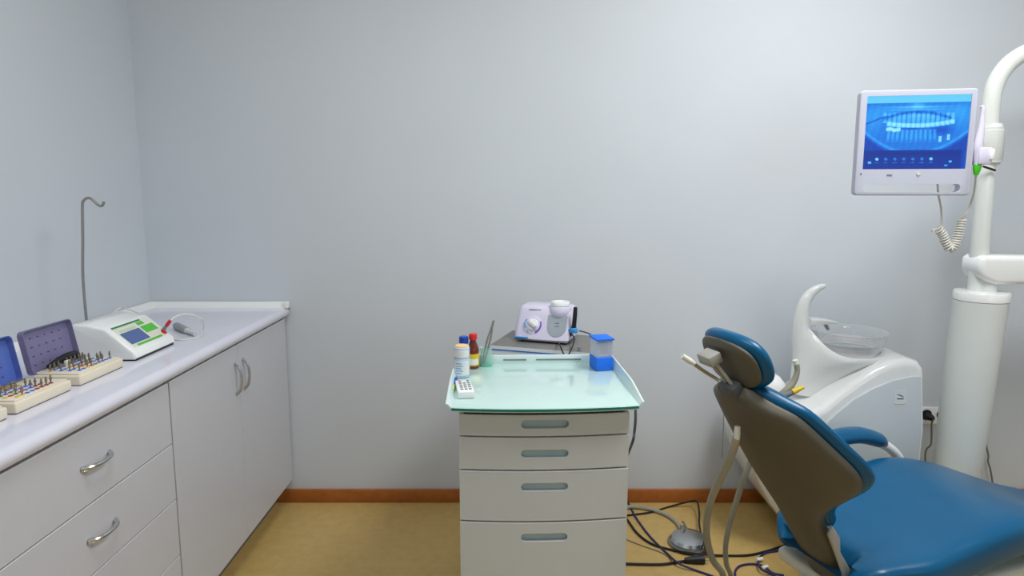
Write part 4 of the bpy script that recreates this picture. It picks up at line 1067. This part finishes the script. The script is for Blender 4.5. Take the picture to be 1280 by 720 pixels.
# --- X-ray picture as a colour attribute on the flat screen
def g2(x, y, cx, cy, sx, sy): return math.exp(-((x - cx) / sx) ** 2 - ((y - cy) / sy) ** 2)
def sstep(a, b, x):
    t = max(0, min(1, (x - a) / (b - a))); return t * t * (3 - 2 * t)
teeth_u = [(0.19 + 0.0465 * i) for i in range(15)]
rnd = random.Random(3)
hz_ = [rnd.uniform(-.01, .015) for _ in range(20)]; br_ = [rnd.uniform(.75, 1) for _ in range(20)]
def xray(u, v):            # u 0..1 left-right, v 0..1 top-down; returns intensity 0..1
    if v < 0.095: return 0.80 - 0.12 * u * 0 
    if v > 0.735:
        base = 0.16 + 0.05 * g2(u, v, 0.5, 0.72, .3, .08)
        base = base - 0.06 * g2(u, v, .5, .78, .4, .04) + 0.14 * sstep(0.93, 1.0, u)
        for i in range(7):
            cx = 0.14 + 0.088 * i
            if abs(u - cx) < 0.017 and abs(v - 0.86) < 0.022:
                d = math.hypot((u - cx), (v - .86) * .8)
                if i in (0, 6): base = 0.85 if d < 0.016 else base
                elif d < 0.016 and (i + int(u * 300) + int(v * 200)) % 3: base = 0.55
            if abs(v - 0.91) < 0.006 and abs(u - cx) < 0.02 and int(u * 260) % 3: base = 0.5
        if abs(v - .907) < .016 and 0.052 < u < 0.085: base = .75
        if abs(v - .90) < .012 and 0.84 < u < 0.87: base = .75
        if abs(v - .95) < .008 and 0.80 < u < 0.83: base = .65
        return base
    t = 0.47
    t += 0.12 * g2(u, v, 0.5, 0.22, .5, .10)
    # sinus / palate lines
    t += 0.22 * g2(u, v, 0.5, 0.155, .28, .012) + 0.12 * g2(u, v, 0.5, 0.19, .33, .012)
    t += 0.15 * g2(u, v, .5, .13, .06, .05)
    # dark airway band over upper roots
    arcv = 0.225 + 0.10 * (abs(u - 0.5) / 0.35) ** 2
    t -= 0.26 * math.exp(-((v - arcv) / 0.022) ** 2) * (1 if 0.17 < u < 0.83 else 0)
    # jaw rami, left and right, bright bands
    t += 0.10 * g2(u, v, .08, .35, .10, .16) + 0.10 * g2(u, v, .93, .3, .09, .2)
    if u < 0.2: t -= 0.25 * math.exp(-((v - (0.37 - 0.55 * (u - 0.02))) / 0.010) ** 2)
    # occlusal curve
    occ = 0.405 - 0.055 * ((u - 0.5) / 0.33) ** 2 * 0.8
    for i, tu in enumerate(teeth_u):
        w = 0.021
        top = 0.20 + 0.03 * abs(tu - .5) + hz_[i]
        oc = 0.405 - 0.055 * ((tu - 0.5) / 0.33) ** 2 * 0.8
        dx = abs(u - tu) / w
        if top < v < oc:
            r = (1 - dx * dx)
            if r > 0: t += 0.24 * br_[i] * r ** .6 * sstep(top, top + .05, v)
        if abs(v - oc) < 0.042 and dx < 1.2 and 0 < i < 15:
            t = max(t, 0.50 + 0.46 * (1 - (dx / 1.3) ** 4) * sstep(0.042, 0.018, abs(v - oc)))
    # lower teeth
    for i in range(11):
        tu = 0.24 + 0.044 * i
        if i in (1, 2, 3): hgt = .46
        lean_ = (tu - .46) * 0.25
        tt = 0.46; bb = 0.64 - 0.05 * abs(tu - .46)
        if tt < v < bb:
            dx = abs(u - tu - (v - tt) * lean_) / 0.018
            if dx < 1: t += 0.17 * (1 - dx * dx) ** .7 * (1 - sstep(bb - .08, bb, v) * .7)
    if 0.21 < u < 0.35:
        t += 0.5 * sstep(.036, .012, abs(v - (0.455 + 0.007 * math.sin(u * 70) + .1 * (u - .28)))) 
    t -= 0.16 * g2(u, v, .46, .445, .09, .016)
    t -= 0.15 * g2(u, v, .75, .47, .09, .06)
    for cx in (.737, .815):
        if abs(u - cx) < 0.014 and 0.555 < v - (.0 if cx < .76 else -.03) < 0.635: t += 0.40
    # jaw lower contour
    low = 0.76 - 0.30 * ((u - .5) / .5) ** 2 + 0.02
    t += 0.13 * math.exp(-((v - low) / 0.02) ** 2)
    t -= 0.22 * sstep(low + .01, low + .08, v)
    t += 0.05 * math.sin(u * 90 + v * 20) * 0.25 + 0.03 * math.sin(v * 130 + u * 31) * .3
    return max(0.04, min(1, t))
NX, NY = 216, 162
b = MB()
vs = [(sl_ + (sr_ - sl_) * i / NX, -0.0078, zt2 + (zb2 - zt2) * j / NY) for j in range(NY + 1) for i in range(NX + 1)]
fs = [(j * (NX + 1) + i, j * (NX + 1) + i + 1, (j + 1) * (NX + 1) + i + 1, (j + 1) * (NX + 1) + i) for j in range(NY) for i in range(NX)]
b.add(vs, fs)
ms = bpy.data.materials.new('xray_screen'); ms.use_nodes = True
nt = ms.node_tree; bs = nt.nodes['Principled BSDF']; at = nt.nodes.new('ShaderNodeVertexColor'); at.layer_name = 'picture'
bs.inputs['Base Color'].default_value = (0.01, 0.01, 0.012, 1); bs.inputs['Roughness'].default_value = 0.3; bs.inputs['Specular IOR Level'].default_value = 0.2
nt.links.new(at.outputs['Color'], bs.inputs['Emission Color']); bs.inputs['Emission Strength'].default_value = 1.0
scr = mbuild(b, 'screen', ms, auto=None)
ca_ = scr.data.color_attributes.new('picture', 'FLOAT_COLOR', 'POINT')
stops = [(0, (0, 20, 96)), (.2, (2, 58, 168)), (.4, (8, 98, 216)), (.6, (40, 158, 246)), (.8, (104, 208, 255)), (1, (160, 236, 255))]
def shade(t):
    for (a, ca), (b_, cb) in zip(stops, stops[1:]):
        if t <= b_:
            f = (t - a) / (b_ - a); return [lin((ca[i] + (cb[i] - ca[i]) * f) / 255) for i in range(3)]
    return [lin(x / 255) for x in stops[-1][1]]
for j in range(NY + 1):
    for i in range(NX + 1):
        c = shade(xray(i / NX, j / NY)); ca_.data[j * (NX + 1) + i].color = (c[0], c[1], c[2], 1)
# bezel buttons
mbuild(MB().lathe([(0.006, 0), (0.006, 0.002)], (0.015, -0.012, zb2 - 0.014), 16, axis=(0, -1, 0)), 'power_button', M['lgrey'])
mbuild(MB().box((-0.075, -0.0132, zb2 - 0.020), (-0.060, -0.011, zb2 - 0.0165)), 'button_mark', M['print'])
mbuild(MB().box((-MW / 2 + 0.014, -0.0132, zb2 - 0.016), (-MW / 2 + 0.018, -0.011, zb2 - 0.012)), 'indicator_light', M['dgrey'])
# mount to the pole
pj = onY(1237, 180, PY)
MB().tube([ML(0.02, 0.040, 0.0), ML(0.06, 0.10, 0), pj + Vector((-0.12, -0.02, 0.0)), pj + Vector((-0.038, 0, 0))], 0.020, 16, 5).build('mount_arm', M['colwhite'], mo)
# camera handpiece holder at the right of monitor
ho = thing('camera_holder', tuple(ML(MW / 2 + 0.012, 0, -0.05)), 'white block holder fixed to the right edge of the monitor', 'holder')
hb0, hb1 = onY(1216.5, 185, MY - 0.02), onY(1231, 206, MY - 0.02)
MB().box((hb0.x, MY - 0.05, hb1.z), (hb1.x, MY + 0.005, hb0.z), 0.004).build('holder_block', M['lilac'], ho)
MB().box((hb1.x - 0.010, MY - 0.056, hb1.z + 0.014), (hb1.x + 0.002, MY - 0.045, hb0.z - 0.004), 0.003).build('holder_clip', M['white'], ho)
MB().box((hb0.x - 0.02, MY - 0.03, hb1.z + 0.01), (hb0.x + 0.004, MY - 0.012, hb0.z - 0.01), 0.003).build('bracket', M['lilac'], ho)
hd = thing('intraoral_camera', tuple(onY(1222, 200, MY - 0.03)), 'white intraoral camera wand with green end standing in the monitor holder', 'dental camera')
HYC = MY - 0.035
MB().tube([onY(1222, 208, HYC), onY(1222.5, 186, HYC), onY(1224, 175, HYC), onY(1226.5, 160, HYC), onY(1228, 145, HYC), onY(1228.5, 136, HYC), onY(1227, 132.5, HYC)], [0.011, 0.0135, 0.0125, 0.0095, 0.007, 0.0068, 0.005], 14, 5).build('wand', M['lilac'], hd)
MB().tube([onY(1222, 206, HYC), onY(1221, 212, HYC), onY(1220, 219, HYC)], [0.012, 0.0105, 0.006], 14, 2).build('green_collar', M['scalergreen'], hd)
# coiled cord
cc_ = thing('coiled_cord', tuple(onY(1188, 300, MY)), 'white coiled cord dangling below the monitor beside the pole', 'cord')
def coil(path, rc, turns, r, nper=12):
    path, _ = catmull([Vector(p) for p in path], [1] * len(path), 20)
    L = [0]
    for a, b_ in zip(path, path[1:]): L.append(L[-1] + (b_ - a).length)
    pts = []; up = None
    for i in range(turns * nper + 1):
        s = L[-1] * i / (turns * nper); k = 0
        while k < len(L) - 2 and L[k + 1] < s: k += 1
        f = (s - L[k]) / max(1e-9, L[k + 1] - L[k]); p = path[k].lerp(path[k + 1], f); t = (path[k + 1] - path[k]).normalized()
        a = Vector((0, 1, 0)); a = (a - t * a.dot(t)).normalized(); b_ = t.cross(a)
        w = 2 * PI * i / nper; pts.append(p + (a * math.cos(w) + b_ * math.sin(w)) * rc)
    return pts
CYc = MY + 0.03
co = coil([onY(1173, 286, CYc), onY(1178, 293, CYc), onY(1182, 303, CYc), onY(1187, 311, CYc), onY(1193, 306, CYc), onY(1198, 292, CYc), onY(1203, 274, CYc)], 0.0115, 22, 0.003)
b = MB(); b.tube([onY(1172, 222, MY + 0.01), onY(1172.5, 240, CYc), onY(1176, 258, CYc), onY(1177, 276, CYc), onY(1175, 285, CYc), onY(1168, 287, CYc), onY(1167, 289.5, CYc)] , 0.0032, 8, 5)
b.build('straight_lead', M['cable'], cc_)
b = MB(); b.tube([onY(1165, 289, CYc)] + co, 0.0034, 7, 1); b.build('coil', M['cable'], cc_)
b = MB(); b.tube([co[-1], onY(1207, 268, CYc), onY(1213, 255, CYc), onY(1217.5, 240, CYc - .03), onY(1220, 219, HYC)], 0.003, 8, 5); b.build('straight_lead', M['cable'], cc_)

# ================================================================= WALL SOCKET
w0, w1 = onY(1148, 508, YB), onY(1190, 529, YB)
so = thing('wall_socket', ((w0.x + w1.x) / 2, YB - 0.005, (w0.z + w1.z) / 2), 'white double wall socket between the water unit and the column', 'socket')
MB().prism(rrect(w0.x, w1.z, w1.x, w0.z, 0.006), 'y', YB - 0.012, YB - 0.0005, 0.003).build('face_plate', M['white'], so)
for px in (1158, 1177.5):
    p = onY(px, 518.5, YB - 0.012)
    MB().lathe([(0.0235, -0.001), (0.0235, 0.002), (0.020, 0.003), (0.018, 0.0005), (0.004, 0.0005)], p, 28, axis=(0, -1, 0)).build('outlet_well', M['dark'], so)
p = onY(1158, 519, YB - 0.012)
pw = thing('power_plug', tuple(p), 'black plug in the wall socket with its grey cord hanging down', 'plug')
MB().lathe([(0.017, 0.001), (0.017, 0.012), (0.012, 0.030), (0.008, 0.036)], p, 20, axis=(0.25, -1, -0.15)).build('plug_body', M['black'], pw)
pe_ = p + Vector((0.008, -0.034, -0.006))
MB().tube([pe_, onY(1164.5, 530, YB - 0.04), onY(1164.5, 545, YB - 0.03), onY(1163.5, 556, YB - 0.03), onY(1158, 562, YB - 0.03), onY(1156.5, 575, YB - 0.03), onY(1158, 610, YB - 0.03)], 0.0036, 8, 5).build('cord', M['gcable'], pw)
tag(MB().tube([onY(1229, 535, YB - 0.03), onY(1232, 550, YB - 0.03), onY(1233.5, 560, YB - 0.03), onY(1235.5, 570, YB - 0.03), onY(1235, 577, YB - 0.03), onY(1238, 587, YB - 0.03), onY(1241, 605, YB - 0.03)], 0.0036, 8, 5).build('hanging_cable', M['gcable'], base=tuple(onY(1234, 560, YB - 0.03))), 'grey cord hanging down the wall to the right of the white column', 'cord')

# ================================================================= LIGHT
def area(name, loc, rot, sx, sy, power, rgb=(1, 1, 1)):
    l = bpy.data.lights.new(name, 'AREA'); l.shape = 'RECTANGLE'; l.size = sx; l.size_y = sy; l.energy = power; l.color = rgb
    o = bpy.data.objects.new(name, l); COL.objects.link(o); o.location = loc; o.rotation_euler = rot; return o
area('ceiling_lamp', (1.15, 1.35, ZC - 0.02), (0, 0, 0), 0.6, 0.9, 40, (1, 1, 1))
area('ceiling_lamp', (-0.35, 1.0, ZC - 0.02), (0, 0, 0), 0.6, 0.9, 16, (0.95, 0.98, 1))
area('window_light', (1.9, YF + 0.05, 1.5), (-PI / 2, 0, 0), 1.4, 1.4, 16, (0.86, 0.93, 1))
w = bpy.data.worlds.new('room_world'); SC.world = w; w.use_nodes = True
w.node_tree.nodes['Background'].inputs[0].default_value = (0.8, 0.9, 1, 1); w.node_tree.nodes['Background'].inputs[1].default_value = 0.3

# ================================================================= CAMERA
cd = bpy.data.cameras.new('camera'); cd.sensor_width = 36; cd.lens = F / 1280 * 36
cd.shift_y = -(360 - CY) / 1280
co_ = bpy.data.objects.new('camera', cd); COL.objects.link(co_); co_.location = (0, 0, CAMZ); co_.rotation_euler = (PI / 2 - PITCH, 0, 0)
cd.clip_start = 0.02
SC.camera = co_
SC.view_settings.view_transform = 'Standard'; SC.view_settings.look = 'None'; SC.view_settings.gamma = 1; SC.view_settings.exposure = 0.0
SC.view_settings.use_curve_mapping = False
